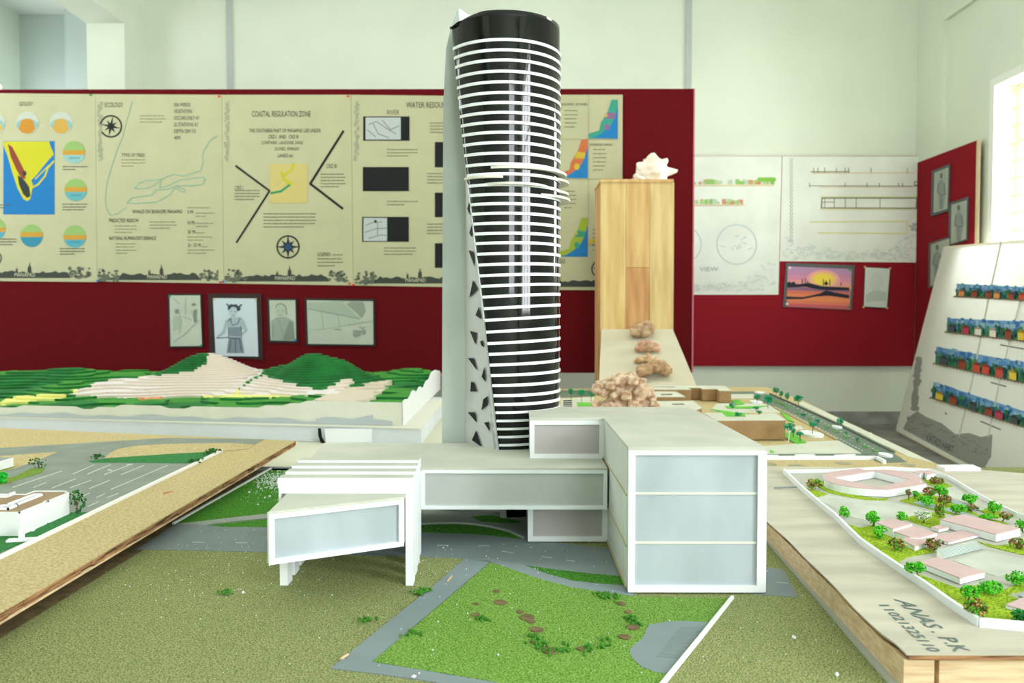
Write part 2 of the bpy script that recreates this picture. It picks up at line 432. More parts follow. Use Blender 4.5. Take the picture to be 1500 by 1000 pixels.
# --- sheet 3: coastal regulation zone
t = sheet('cream sheet headed coastal regulation zone with two big black angle brackets', 328, 139, 514, 416, YP, M_cream, 'cream sheets on the long board', [(325.4, 139), (514.3, 139), (517.5, 418), (328.4, 415)])
k = inkY(YP).col((70, 74, 60)); k.text('COASTAL REGULATION ZONE', ((369, 162.5), (455, 171)))
for s, x0, x1, y in (('THE SOUTHERN PART OF MANAPAD LIES UNDER', 365, 470, 188.5), ('CRZ-I   AND   CRZ III', 393, 437, 197.5), ('CONTAINS  LAGOONS, SAND', 383, 444, 206.5), ('DUNES, MARSHY', 403, 439, 215.5), ('LANDS etc.', 407, 430, 225)):
    k.text(s, ((x0, y), (x1, y+5.5)))
k.text('CRZ I', ((344, 272), (356, 277.5))); k.text('CRZ III', ((478, 240), (493, 246))); k.text('LEGENDS', ((465, 369.5), (484, 375)))
k.build('lettering', t)
k = inkY(YP).col((126, 128, 104))
for x0, x1, y, n, d in ((386, 463, 313, 5, 4.8), (344, 380, 279, 4, 4.3), (470, 506, 255, 5, 4.6), (488, 504, 373, 1, 4), (465, 502, 379, 3, 5)): k.para(x0, x1, y, n, d, 1.2)
k.build('small_print', t)
k = inkY(YP).col((26, 28, 30)); k.line([(345.5, 243), (395, 279.5), (346.5, 355)], 2.8); k.line([(503, 192), (454.5, 269), (502, 305.5)], 3.4); k.build('bracket_lines', t)
k = inkY(YP).col((222, 204, 132)).rect(395, 240, 450.5, 297.5)
k.col((210, 206, 60)).line([(430, 240), (427, 250), (418, 254), (414, 260), (420, 264), (428, 270)], 4); k.line([(412, 252), (416, 262), (424, 272)], 4)
k.col((210, 196, 110)).line([(405, 272), (416, 262), (424, 250)], 1.4)
k.col((40, 160, 110)).line([(397, 283), (412, 280), (424, 271)], 3.2); k.build('zone_map', t)
compass(t, 422, 361.5, 16, YP, True); sideband(t, 328, 150, 235, YP); skyline(t, 329, 512, 412, YP); pins(t, [(510, 141, (210, 60, 40)), (512, 415, (210, 60, 40)), (327, 412, (60, 110, 190))], YP)

# --- sheet 4: water resources
t = sheet('cream sheet headed water resources with black picture blocks, just left of the tower', 518, 139, 705, 420, YP, M_cream, 'cream sheets on the long board', [(514.7, 139), (704, 141), (706, 421), (517.9, 418)])
k = inkY(YP).col((70, 74, 60)); k.text('WATER RESOURCES', ((595, 149.5), (666, 158))); k.col((130, 120, 92)).text('RIVER', ((567, 161), (585, 168)))
k.build('lettering', t)
k = inkY(YP).col((126, 128, 104))
for x0, x1, y, n in ((567, 612, 219, 3), (567, 612, 295, 2), (563, 609, 363, 3), (630, 690, 180, 4), (626, 690, 254, 4), (626, 690, 328, 4)): k.para(x0, x1, y, n, 4.6, 1.1)
k.build('small_print', t)
for i, r in enumerate(((532, 170.5, 600, 206), (531.5, 244.5, 599, 280), (530.5, 317.5, 599, 354), (637, 208, 700, 245), (637, 282, 700, 318), (637, 356, 700, 392))):
    k = inkY(YP).col((26, 28, 30)); k.rect(*r)
    if i == 0:
        k.col((200, 208, 208)).rect(535.5, 172, 587, 204.5); k.col((120, 130, 134))
        for p in ([(540, 182), (552, 178), (566, 188), (580, 196)], [(546, 180), (554, 196), (570, 202)], [(560, 176), (572, 190), (585, 184)], [(538, 190), (550, 200)]): k.line(p, 1.1)
    if i == 2:
        k.col((200, 208, 208)).rect(532.5, 319, 567, 353); k.col((120, 130, 134))
        for p in ([(535, 340), (550, 335), (566, 334)], [(553, 326), (553, 345)], [(540, 349), (558, 344), (566, 345)], [(536, 330), (545, 326), (560, 325)]): k.line(p, 1.1)
        k.col((40, 46, 50)).disc(550, 324, 2.2, 2)
    k.build('picture_block', t)
sideband(t, 518, 150, 235, YP); skyline(t, 519, 704, 415, YP); pins(t, [(518, 417, (210, 60, 40))], YP)

# --- sheet 5: coloured coast maps, half behind the tower
t = sheet('cream sheet of small coloured coast maps between the tower and the wooden stand', 716, 138, 912, 424, YP, M_cream, 'cream sheets on the long board', [(716, 139), (912, 139), (911, 425), (716, 424)])
k = inkY(YP).col((80, 84, 70)); k.text('MULTI HAZARD ZONES', ((800, 151), (861, 154.5))); k.text('SHORELINE CHANGE', ((864, 210), (897, 213.5))); k.text('RISKS', ((815, 379), (828, 386)))
k.build('lettering', t)
k = inkY(YP).col((130, 132, 108))
for x0, x1, y, n, d in ((827, 846, 162, 5, 6), (869, 888, 219, 6, 6), (826, 844, 280, 5, 6), (868, 880, 336, 6, 6), (726, 800, 160, 6, 7)): k.para(x0, x1, y, n, d, 1.1)
k.col((170, 172, 140)); k.line([(862, 140), (862, 325)], .7); k.line([(780, 204), (905, 204)], .7); k.line([(780, 262), (905, 262)], .7); k.build('small_print', t)
for (ox, oy, a, b2_, c) in ((862, 146, (64, 168, 148), (150, 108, 160), (36, 134, 206)), (818, 204, (216, 120, 76), (222, 190, 60), (36, 134, 206)), (818, 319, (170, 190, 60), (70, 166, 140), (36, 134, 206)), (862, 302, (222, 190, 60), (222, 190, 60), (36, 134, 206))):
    k = inkY(YP)
    k.col(c).poly([(ox+2, oy+56.5), (ox+24, oy+46), (ox+34, oy+24), (ox+43, oy+1), (ox+43, oy+57)])
    k.col(a).poly([(ox+34, oy), (ox+43, oy), (ox+43, oy+10), (ox+38, oy+28), (ox+30, oy+42), (ox+12, oy+54), (ox, oy+57), (ox, oy+50), (ox+16, oy+45), (ox+18, oy+34), (ox+28, oy+18)])
    k.col(b2_).poly([(ox+28, oy+18), (ox+40, oy+20), (ox+38, oy+28), (ox+24, oy+28)]); k.disc(ox+27, oy+40, 4, 5, n=9)
    k.col((206, 190, 70)).disc(ox+26, oy+23, 2.5, n=8); k.build('coast_map', t)
compass(t, 879, 394, 12, YP); skyline(t, 718, 910, 420, YP, False)

# ================================================================== pale sheets on the back wall board
def pale(label, q): 
    return sheet(label, q[0][0], q[0][1], q[2][0], q[2][1], YQ, M_pale, 'pale sheets on the back wall board', q)
t = pale('pale sheet with green and orange street elevations and round plans, nearest the wooden stand', [(1006, 229), (1145, 229), (1140, 431.5), (1004, 431.5)])
k = inkY(YQ)
for y, x1 in ((270, 1134), (299, 1090)):
    k.col((226, 200, 140)).line([(1008, y+2), (x1, y+1.5)], 1.4)
    for i in range(34):
        x = random.uniform(1010, x1-4); k.col(random.choice([(150, 200, 110), (180, 212, 140), (214, 150, 120), (196, 214, 190)])); k.rect(x, y-random.uniform(3, 8), x+random.uniform(3, 7), y)
k.col((140, 200, 80))
for i in range(6): k.disc(1113+i*4, 263, 3.5, 3.5, n=9)
k.build('street_elevations', t)
k = inkY(YQ).col((190, 204, 204)); k.ring(1079, 358, 29, 1.3); k.ring(1000, 358, 27, 1.3, a0=-70, a1=70)
for i in range(12):
    x, y = 1060+random.random()*36, 345+random.random()*24; k.line([(x, y), (x+random.uniform(-8, 8), y+random.uniform(-5, 5))], .9)
k.build('site_plans', t)
k = inkY(YQ).col((150, 158, 158)); k.text('VIEW', ((1025, 391), (1052, 397)))
k.build('lettering', t)
def mural(t, pts, n, c=(210, 217, 212)):
    k = inkY(YQ).col(c)
    for i in range(n):
        x = random.uniform(pts[0], pts[1]); y = pts[3] - random.random() * interp(x, pts[4])
        k.line([(x, y), (x+random.uniform(-7, 7), y+random.uniform(-3, 3)), (x+random.uniform(-6, 6), y+random.uniform(-4, 4))], .9)
    k.build('pencil_border', t)
mural(t, (1012, 1136, 0, 426, [(1012, 10), (1080, 12), (1110, 30), (1136, 52)]), 90)
t = pale('pale sheet with long thin floor plans, above the sunset painting', [(1146, 229), (1361, 229), (1355, 384.5), (1142, 382.5)])
k = inkY(YQ).col((120, 124, 96))
k.line([(1188, 251.5), (1244, 251.5)], 1.2); k.line([(1185, 272), (1350, 272.5)], .9)
for x in (1192, 1198, 1208, 1225, 1238, 1243, 1276, 1329): k.line([(x, 246), (x, 253)], 1)
for x in (1186, 1238, 1270, 1288, 1316, 1322): k.line([(x, 268), (x, 274)], 1)
k.rect(1339, 265.5, 1354, 267); k.rect(1339, 270.5, 1354, 272); k.rect(1339, 266, 1340.2, 272); k.rect(1353, 266, 1354, 272)
k.line([(1204, 290), (1343, 290), (1342, 305), (1203, 304.5), (1204, 290)], 1.6)
for x in (1208, 1222, 1238, 1254, 1289): k.line([(x, 290), (x, 305)], .9)
k.line([(1205, 296), (1222, 296)], .8)
k.col((222, 220, 150)); k.line([(1186, 325), (1329, 324), (1328, 342), (1198, 341)], 1.6); k.line([(1201, 288), (1345, 288), (1344, 307), (1201, 306.5)], 1.1)
k.col((226, 198, 160)); k.line([(1190, 253.5), (1338, 253)], 1); k.line([(1200, 274), (1338, 274)], .9)
k.build('floor_plans', t)
k = inkY(YQ).col((176, 184, 176))
for i in range(22): k.ring(1159, 234+i*5.6, 2, .8, 8)
k.build('margin_print', t)
mural(t, (1150, 1352, 0, 380, [(1150, 35), (1165, 18), (1200, 22), (1230, 10), (1300, 14), (1335, 40), (1352, 52)]), 170)
k = inkY(YQ).col((180, 186, 176))
for i in range(16): k.disc(1340+random.uniform(-10, 12), 333+random.uniform(-5, 5), random.uniform(1.5, 4), random.uniform(1, 2.5), n=8)
k.build('pencil_tree', t)

# ================================================================== framed pictures
def frame(name, label, outer, inner, Y, mf, mp, draw, group=None, pl=None, cpin=None, cat='picture'):
    if pl is None: pt = lambda x, y, o=0: W(x, y, Y - .001 - o); off = Vector((0, -.006, 0)); n = (0, -1, 0); p0 = (0, Y, 0)
    else: p0, n = pl; n = Vector(n); pt = lambda x, y, o=0: PLN(x, y, Vector(p0) + n*(.001+o), n); off = n*.006
    c = pt((outer[0][0]+outer[2][0])/2, outer[2][1])
    t = thing(name, label, cat, c, group)
    MB().slab([pt(*q) for q in outer], off).build('frame', mf, t)
    P0 = Vector(p0) + Vector(n)*.0072
    MB().slab([PLN(q[0], q[1], P0, Vector(n)) for q in inner], Vector(n)*.0012).build('paper', mp, t)
    k = Ink(P0 + Vector(n)*.0014, n); draw(k); k.build('drawing', t)
    if cpin:
        k = Ink(P0 + Vector(n)*.0026, n)
        for (x, y, c_) in cpin: k.col(c_); k.disc(x, y, 1.8, n=8)
        k.build('push_pin', t)
    return t
FG = 'framed sketches under the cream sheets'
def d1(k):
    k.col((150, 162, 148))
    for p in ([(258, 455), (262, 453), (263, 460), (266, 470), (262, 490)], [(252, 472), (258, 462), (256, 482)], [(255, 500), (270, 490), (290, 470)], [(280, 455), (285, 468), (292, 470)], [(268, 464), (280, 468)], [(272, 436), (272, 460)], [(255, 437), (262, 445)]): k.line(p, 1.2)
    k.col((118, 130, 122)); k.poly([(283, 455), (289, 452), (288, 472), (284, 472)]); k.disc(284, 446, 3.5, 2); k.disc(259, 456, 3, 3.5); k.col((160, 172, 156)); k.poly([(253, 463), (263, 463), (266, 480), (254, 484)])
frame('framed_picture', 'narrow black framed pencil sketch of two figures, leftmost of the row under the sheets', [(246, 430), (295.5, 430), (298, 508.5), (248.5, 509)], [(248.5, 432.5), (293, 432.5), (296, 506.5), (250, 507)], YP, M_fblk, M_sketch, d1, FG, cpin=[(248.5, 434, (30, 130, 90)), (294.5, 506, (30, 130, 90))])
def d2(k):
    g, dk = (120, 134, 144), (58, 68, 78)
    k.col((158, 172, 182)); k.poly([(330, 470), (336, 465), (352, 464), (358, 470), (360, 480), (354, 484), (353, 494), (335, 494), (334, 480), (329, 478)])
    k.poly([(330, 470), (333, 472), (330, 488), (318, 496), (316, 494), (326, 485)]); k.poly([(358, 470), (363, 484), (352, 494), (349, 491), (358, 484)])
    k.col(g); k.poly([(335, 494), (354, 494), (358, 517), (332, 517)]); k.poly([(336, 479), (353, 479), (352, 493), (336, 492)])
    k.col((172, 186, 196)); k.disc(341.5, 457, 6, 8)
    k.col(dk); k.poly([(334, 455), (334, 449), (338, 445), (342, 446), (346, 445), (350, 449), (351, 454), (348, 456), (346, 450), (340, 449), (336, 453)]); k.line([(332, 445), (336, 449)], 2); k.line([(354, 446), (349, 450)], 2.2); k.disc(350, 452, 2.4, 3); k.disc(336, 450, 2.2, 3)
    k.line([(338, 456), (340, 455.6)], .9); k.line([(344, 456), (346, 456)], .9); k.line([(340.5, 462), (343.5, 462)], .9)
    for p in ([(334, 471), (338, 466), (339, 474)], [(352, 466), (348, 474), (340, 476)], [(335, 480), (335, 494)], [(353, 478), (354, 494)], [(317, 495), (334, 494)], [(338, 498), (336, 515)], [(345, 497), (345, 516)], [(351, 497), (354, 514)], [(336, 495), (352, 496)]): k.line(p, 1.1)
frame('framed_picture', 'pencil drawing of a girl with tufted hair in a wide brown frame', [(305.5, 430), (383, 430), (386, 527), (307.5, 521)], [(312, 436.5), (375.5, 437), (378.5, 522), (316, 521)], YP, M_fbrn, M_sketchb, d2, FG, cpin=[(313.5, 438, (200, 170, 120)), (374.5, 438, (200, 170, 120))])
def d3(k):
    k.col((146, 158, 146)); k.poly([(397, 470), (406, 464), (418, 464), (430, 470), (432, 498), (398, 498)]); k.col((168, 180, 166)); k.disc(411, 455, 8, 9)
    k.col((122, 134, 124)); k.poly([(414, 498), (424, 470), (430, 472), (432, 498)]); k.line([(404, 450), (406, 446), (412, 444.5), (418, 448), (420, 460)], 1.6); k.line([(400, 474), (400, 495)], 1.2); k.line([(408, 468), (418, 498)], 1)
    k.line([(406, 455), (409, 455)], 1); k.line([(413, 455), (416, 455)], 1); k.line([(408, 461), (413, 461)], 1)
frame('framed_picture', 'small black framed portrait of a draped seated figure, third of the row under the sheets', [(391.5, 437), (435, 437), (437, 502), (394, 501.5)], [(394.5, 439.5), (432.5, 439.5), (434, 499), (396.5, 498.5)], YP, M_fblk, M_sketch, d3, FG, cpin=[(433, 498, (40, 100, 200))])
def d4(k):
    k.col((160, 172, 158)); k.poly([(451, 443), (500, 441), (527, 466), (490, 461), (451, 451)]); k.col((172, 184, 170)); k.poly([(451, 453), (526, 468), (526, 474), (474, 482), (451, 484)])
    k.col((138, 150, 138)); k.poly([(508, 446), (514, 441), (532, 442), (536, 455), (530, 466), (520, 456)]); k.line([(451, 452), (470, 456), (500, 461), (527, 467)], 1.4); k.line([(471, 457), (474, 482)], .9); k.line([(495, 461), (497, 478)], .9); k.line([(510, 476), (545, 470)], 1)
    k.disc(521, 489, 4, 4.5); k.disc(533, 486, 3.4, 4); k.poly([(517, 483), (530, 484), (528, 492), (520, 492)]); k.line([(526, 478), (530, 481), (535, 479)], 1.3); k.line([(490, 482), (500, 483)], 1.6)
frame('framed_picture', 'wide black framed sketch of a long tiled shed, rightmost of the row under the sheets', [(447, 436.5), (549.5, 438), (550, 507), (448.5, 506)], [(449.5, 439.5), (546.5, 441), (547, 504.5), (451.5, 503.5)], YP, M_fblk, M_sketch, d4, FG)
def d5(k):
    cs = [(190, 150, 190), (206, 146, 184), (222, 150, 178), (236, 160, 160), (240, 168, 130)]
    for i, c in enumerate(cs): k.col(c); k.poly([(1154, 390+i*6.4), (1247, 394.5+i*6.2), (1246.5, 401+i*6.2), (1153.6, 396.6+i*6.4)])
    for c, rx, ry in (((244, 170, 170), 24, 14), ((250, 200, 130), 19, 11), ((252, 222, 90), 14, 8)): k.col(c); k.disc(1206, 409, rx, ry)
    for i, c in enumerate([(150, 110, 140), (224, 120, 100), (236, 140, 100), (240, 150, 96), (232, 130, 104), (208, 100, 110)]): k.col(c); k.poly([(1153, 420+i*4.8), (1245, 423+i*5), (1244.6, 428.2+i*5), (1152.4, 425+i*4.8)])
    k.col((40, 44, 56)); k.poly([(1153, 416), (1172, 416), (1184, 414), (1204, 419), (1244, 421), (1244, 425), (1215, 425), (1200, 424), (1180, 420), (1153, 421)])
    k.poly([(1152, 434), (1176, 435), (1200, 430), (1210, 425), (1222, 428), (1244, 432), (1244, 437), (1214, 433), (1196, 434), (1175, 438), (1152, 438)])
    for x, h in ((1175, 9), (1179.5, 10), (1183, 7), (1206, 9), (1210, 7), (1215.5, 9), (1232, 4)): k.line([(x, 418), (x, 418-h)], 1.3)
    for x in (1156, 1162, 1210): k.disc(x, 415, 3, 2.4)
frame('framed_picture', 'glowing sunset painting in a grey frame, on the back wall board below the floor plans', [(1151, 385), (1251.5, 388.5), (1247, 454.5), (1146.5, 449.5)], [(1154, 390), (1247.5, 394), (1244.5, 451), (1152, 446.5)], YQ, M_fgry, mat('paint_pink', (214, 150, 180), .7), d5, cpin=[(1157, 392, (236, 240, 240)), (1245, 395, (20, 150, 90)), (1153, 445, (236, 240, 240)), (1242.5, 449, (20, 150, 90))])
def d6(k):
    k.col((190, 200, 192)); k.poly([(1268, 432), (1280, 424), (1298, 428), (1298, 440), (1268, 442)]); k.col((206, 214, 206)); k.disc(1284, 412, 10, 14)
frame('framed_picture', 'faint small sketch on pale paper, right of the sunset painting', [(1266.5, 390.5), (1304.5, 392.5), (1300, 452), (1264, 450)], [(1267.5, 391.5), (1303.5, 393.5), (1299, 450.5), (1265.2, 448.7)], YQ, M_fblk, mat('sketch_paper_pale', (218, 226, 218), .85, .04, 8), d6, cpin=[(1267, 391, (210, 170, 110)), (1303.5, 393, (210, 170, 110)), (1265, 449.5, (210, 170, 110)), (1299.5, 451, (210, 170, 110))])
PS = (Vector((XS, 0, 0)), Vector((-1, 0, 0)))
def fig(x0, y0, w, h):
    def d(k):
        X = lambda u: x0+u*w; Y = lambda v: y0+v*h
        k.col((150, 156, 154)); k.poly([(X(.3), Y(.28)), (X(.5), Y(.22)), (X(.72), Y(.3)), (X(.78), Y(.6)), (X(.66), Y(.95)), (X(.34), Y(.95)), (X(.26), Y(.6))])
        k.col((110, 118, 116)); k.disc(X(.5), Y(.15), w*.1, h*.06, n=10); k.line([(X(.3), Y(.32)), (X(.22), Y(.55)), (X(.5), Y(.6))], 1.2); k.line([(X(.72), Y(.32)), (X(.8), Y(.58)), (X(.52), Y(.62))], 1.2); k.line([(X(.5), Y(.62)), (X(.5), Y(.95))], 1); k.poly([(X(.4), Y(.1)), (X(.5), Y(.06)), (X(.6), Y(.1)), (X(.6), Y(.13)), (X(.4), Y(.13))])
    return d
GS = 'framed figure sketches on the right wall'
frame('framed_picture', 'framed sketch of a standing figure with a stick, farthest up on the right wall board', [(1366.5, 250.5), (1392.5, 240), (1390.5, 309), (1365, 317)], [(1369, 253), (1389.5, 245), (1388, 305.5), (1367.5, 312)], 0, M_fgry, M_sketch, fig(1369, 249, 20, 60), GS, PS)
frame('framed_picture', 'framed sketch of a standing figure with folded arms, nearest the window', [(1391.5, 297.5), (1420, 288), (1417.5, 352), (1391, 360)], [(1394, 300), (1416.5, 293), (1415, 350), (1393, 357)], 0, M_fgry, M_sketch, fig(1394, 296, 21, 60), GS, PS)
frame('framed_picture', 'framed figure sketch half hidden by the leaning sheet board', [(1362, 356), (1393, 346), (1391, 414), (1361, 422)], [(1364, 358), (1391, 349), (1389, 411), (1363, 419)], 0, M_fgry, M_sketch, fig(1362, 354, 22, 60), GS, PS)

# ================================================================== leaning sheet board in front of the window
def paper_translucent():
    m = mat('board_paper', (238, 240, 234), .8); nt = m.node_tree; b = nt.nodes['Principled BSDF']; o = nt.nodes['Material Output']
    tr = nt.nodes.new('ShaderNodeBsdfTranslucent'); tr.inputs[0].default_value = (.86, .88, .83, 1); mx = nt.nodes.new('ShaderNodeMixShader'); mx.inputs[0].default_value = .2
    nt.links.new(b.outputs[0], mx.inputs[1]); nt.links.new(tr.outputs[0], mx.inputs[2]); nt.links.new(mx.outputs[0], o.inputs[0]); return m
pBL, pBR0 = G(1312, 630, .02), G(1500, 730, .02)
pTL = PLN(1382, 362, Vector((2.222, 0, 0)), Vector((1, 0, 0)))
nL = (pBR0 - pBL).cross(pTL - pBL).normalized()
if nL.x > 0: nL = -nL
eL = (pBR0 - pBL)
pTR = PLN(1500, 352, pBL, nL); pBR = pBL + eL*1.12; pTR = pTL + (pTR - pTL)*1.28
t = thing('leaning_display_board', 'large white sheet board with four coloured street elevations, leaning below the window', 'display board', pBL)
MB().add([pBL, pBR, pTR, pTL], [(0, 1, 2, 3)]).build('sheet', paper_translucent(), t)
for q0, q1 in (((1467, 353), (1398, 660)), ((1500, 420), (1440, 690))):
    a, b = PLN(q0[0], q0[1], pBL, nL), PLN(q1[0], q1[1], pBL, nL); MB().tube([a - nL*.012, b - nL*.012], .008, 6).build('backing_stick', M_trimw, t)
for a, b in ((pBL, pBR), (pTL, pTR), (pBL, pTL), (pBR, pTR)): MB().tube([a - nL*.010, b - nL*.010], .007, 6).build('backing_stick', M_trimw, t)
k = Ink(pBL, nL, .001)
k.col((206, 206, 190)); k.line([(1467, 353), (1448, 440), (1424, 560), (1405, 640)], 2.2); k.line([(1500, 420), (1478, 505), (1462, 570), (1448, 640)], 1.6)
k.build('crease_shadow', t)  # crease lines with the shadow of the backing sticks painted in
def strip(q, seed):
    random.seed(seed); TL, TR, BR, BL = [Vector(p) for p in q]
    def at(u, v): p = TL.lerp(TR, u).lerp(BL.lerp(BR, u), v); return (p.x, p.y)
    def R(k, u, v, du, dv): k.poly([at(u, v), at(u+du, v), at(u+du, v+dv), at(u, v+dv)])
    k = Ink(pBL, nL, .001)
    k.col((110, 162, 206)); R(k, 0, .02, 1, .6); k.col((60, 124, 96)); R(k, 0, .5, 1, .46)
    for i in range(70):
        k.col(random.choice([(84, 140, 196), (60, 116, 180), (120, 170, 206), (150, 190, 214)])); u = random.random(); R(k, u, random.uniform(-.05, .45), random.uniform(.02, .06), random.uniform(.15, .35))
    for i in range(90):
        k.col(random.choice([(30, 96, 66), (52, 124, 84), (24, 80, 70), (70, 140, 90), (40, 90, 120)])); u = random.random(); v = random.uniform(.25, .7); R(k, u, v, random.uniform(.012, .04), random.uniform(.15, .3))
    for i in range(7):
        u = (i+.2+random.random()*.5)/7; c = random.choice([(206, 80, 60), (226, 196, 70), (220, 150, 90), (150, 70, 50), (230, 226, 214), (190, 60, 90), (70, 80, 90)])
        k.col(c); R(k, u, .58, .07, .36); k.col(tuple(int(v*.7) for v in c)); k.poly([at(u-.01, .6), at(u+.035, .4), at(u+.08, .6)])
    k.col((120, 104, 80)); k.line([at(0, .98), at(1, .98)], 2)
    for i in range(30): k.line([at(i/30, .98), at(i/30+.004, 1.06)], 1.1)
    k.build('street_elevation', t)
strip([(1402, 415), (1520, 421), (1520, 442), (1400, 435)], 1); strip([(1388, 465.5), (1520, 471), (1520, 503), (1387, 487)], 2)
strip([(1372, 507), (1520, 534), (1520, 566), (1370, 533)], 3); strip([(1368, 559), (1520, 608), (1520, 632), (1365, 583)], 4)
random.seed(11)
k = Ink(pBL, nL, .001).col((150, 154, 148))
k.poly([(1323, 628), (1332, 610), (1344, 602), (1356, 610), (1380, 620), (1400, 636), (1420, 634), (1438, 640), (1454, 636), (1452, 668), (1440, 690), (1400, 670)])
for y in range(526, 600, 4): k.disc(1346-(y-526)*.09+random.uniform(-1, 1), y, random.uniform(3.5, 6.5), 4, n=9)
k.col((116, 120, 114))
for i in range(60):
    x, y = random.uniform(1328, 1450), 0; y = 616+(x-1328)*.34+random.uniform(-8, 14); k.line([(x, y), (x+random.uniform(-6, 6), y+random.uniform(-3, 4))], 1)
k.build('grey_border', t)
k = Ink(pBL, nL, .0016).col((70, 74, 70)); k.text('KATADI HABIT', ((1357, 645), (1396, 663), (1398, 654), (1360, 635))); k.build('lettering', t)
k = Ink(pBL, nL, .001).col((120, 124, 124))
for a in ([(1452, 560), (1474, 566)], [(1437, 617), (1466, 629)], [(1466, 505), (1500, 511)], [(1385, 604), (1387, 607)]): k.line(a, 2)
k.build('small_print', t)
# ================================================================== materials of the models
M_card = mat('model_card', (226, 226, 214), .75, .03, 14)
M_roof = mat('roof_card', (206, 207, 196), .8, .06, 12, spec=.2)
M_frame = mat('white_foam_edge', (238, 242, 246), .6, spec=.25)
M_side = mat('side_card', (212, 216, 210), .7, .03, 20)
M_frost = mat('frosted_sheet', (184, 194, 203), .35, .10, 11, spec=.45, bump=.12, bscale=16, stretch=(1, 1, .55))
M_frostd = mat('frosted_sheet_dusty', (186, 180, 180), .4, .04, 12, spec=.4)
M_olive = mat('olive_turf', (192, 194, 138), .95, .0, 640, (90, 112, 56), bump=1.0, bscale=640, spec=.05, detail=2)
M_turf = mat('bright_turf', (164, 200, 104), .95, .0, 640, (64, 126, 34), bump=1.0, bscale=640, spec=.05, detail=2)
M_turfd = mat('dark_turf', (96, 156, 64), .95, .0, 420, (52, 116, 34), bump=1.0, bscale=420, spec=.05, detail=2)
M_road = mat('grey_road_paper', (130, 143, 144), .75, .08, 10, spec=.25)
M_path = mat('blue_grey_path_paper', (136, 150, 154), .75, .06, 10, spec=.25)
M_pave = mat('light_grey_paper', (156, 164, 156), .75, .06, 14)
M_kerb = mat('white_kerb', (238, 240, 240), .6)
M_tan = mat('cork_tan', (212, 196, 152), .9, 0, 260, (182, 162, 114), bump=.5, bscale=260, spec=.1, detail=3)
M_ply = mat('plywood_edge', (188, 140, 100), .8, 0, 20, (86, 60, 44), stretch=(1, 1, 14), bump=.3, spec=.1)
M_plytop = mat('plywood_top', (206, 200, 182), .6, .1, 7, stretch=(1, 4, 1), spec=.3)
M_batten = mat('batten_wood', (226, 204, 168), .75, 0, 30, (206, 174, 136), stretch=(.6, 2, 8), bump=.1, spec=.2)
M_table = mat('table_top_cream', (216, 216, 196), .6, .05, 3)
M_dark = mat('soil_brown', (128, 110, 76), .95, .2, 80, bump=.4)
GZ = 0.30

# ================================================================== low display table under everything
t = thing('display_table', 'low cream-topped table carrying all the models', 'table', (0, 1.8, 0))
MB().box((-2.2, .18, .235), (.80, 3.36, .269)).build('table_top', M_table, t)
for x in (-2.1, -.7, .7):
    for y in (.26, 3.28): MB().box((x-.03, y-.03, 0), (x+.03, y+.03, .235)).build('leg', M_batten, t)
for y in (.3, 3.21): MB().box((-2.06, y, .19), (.66, y+.03, .235)).build('apron', M_batten, t)
t = thing('display_table', 'second low table carrying the right side of the plywood campus board', 'table', (1.2, .85, 0))
MB().box((.82, .28, .235), (1.56, 1.36, .269)).build('table_top', M_table, t)
for x in (.9, 1.5):
    for y in (.34, 1.28): MB().box((x-.03, y-.03, 0), (x+.03, y+.03, .235)).build('leg', M_batten, t)

# ================================================================== the campus model in front: base board with lawns and roads
t = thing('site_model_base', 'model base of olive turf and grey roads under the white building and black tower', 'model base', (0, 1.1, .269))
MB().box((-.62, .30, .269), (1.25, 1.762, GZ-.002)).build('base_board', M_card, t)
def L(i): return GZ + .0003*i
mb = MB(); mb.prism([(-.53, .30), (1.25, .30), (1.25, 1.762), (-.515, 1.762)], GZ-.002, L(0)); mb.build('olive_lawn', M_olive, t)
MB().prism([(-.62, .30), (-.531, .30), (-.516, 1.762), (-.62, 1.762)], GZ-.002, L(0)).build('bare_strip', M_dark, t)
mb = MB(); flat(mb, [(258, 767), (388, 752), (430, 690), (690, 690), (790, 700), (790, 795), (770, 789), (612, 779), (388, 772)], L(1)); mb.build('paving', M_pave, t)
mb = MB(); flat(mb, [(258, 766.5), (300, 762), (345, 756), (388, 752), (470, 752), (520, 740), (560, 700), (560, 684), (397, 686)], L(2), .0012)
mb.build('side_lawn', M_turfd, t)
mb = MB(); flat(mb, [(374, 683.5), (600, 684), (600, 688.5), (370, 688.5)], L(2)); mb.build('edge_paving', M_path, t)
MM = M_turfd
flat(MB(), [(304, 769), (340, 764), (387, 760.5), (440, 760), (440, 772), (388, 771.5), (330, 771)], L(3), .0015).build('verge', MM, t)
flat(MB(), [(600, 769.5), (640, 767.5), (668, 767), (694, 769), (720, 773), (745, 779), (766, 789), (700, 782), (640, 779.5), (600, 779)], L(3), .0015).build('verge', MM, t)
flat(MB(), [(690, 756), (720, 754), (766, 764), (740, 766), (705, 763)], L(3), .001).build('verge', MM, t)
flat(MB(), [(770, 827.5), (800, 832), (860, 839), (915, 844), (915, 856.5), (880, 854), (840, 850), (800, 839)], L(4), .0015).build('verge', MM, t)
mb = MB(); flat(mb, [(200, 804), (258, 767), (388, 772), (612, 779), (700, 782), (770, 789), (1148, 834), (1169, 874), (1120, 871), (885, 845), (770, 828), (682, 817), (390, 808)], L(2)); mb.build('road', M_road, t)
mb = MB()
for a in [((x, 793+(x-280)*.012), (x+17, 793.3+(x-280)*.012)) for x in (282, 345, 640, 700)] + [((735, 806), (752, 809)), ((793, 814), (808, 816)), ((830, 819.5), (842, 821)), ((1137, 852), (1154, 853))]:
    flat(mb, [(a[0][0], a[0][1]), (a[1][0], a[1][1]), (a[1][0], a[1][1]+1.2), (a[0][0], a[0][1]+1.2)], L(3))
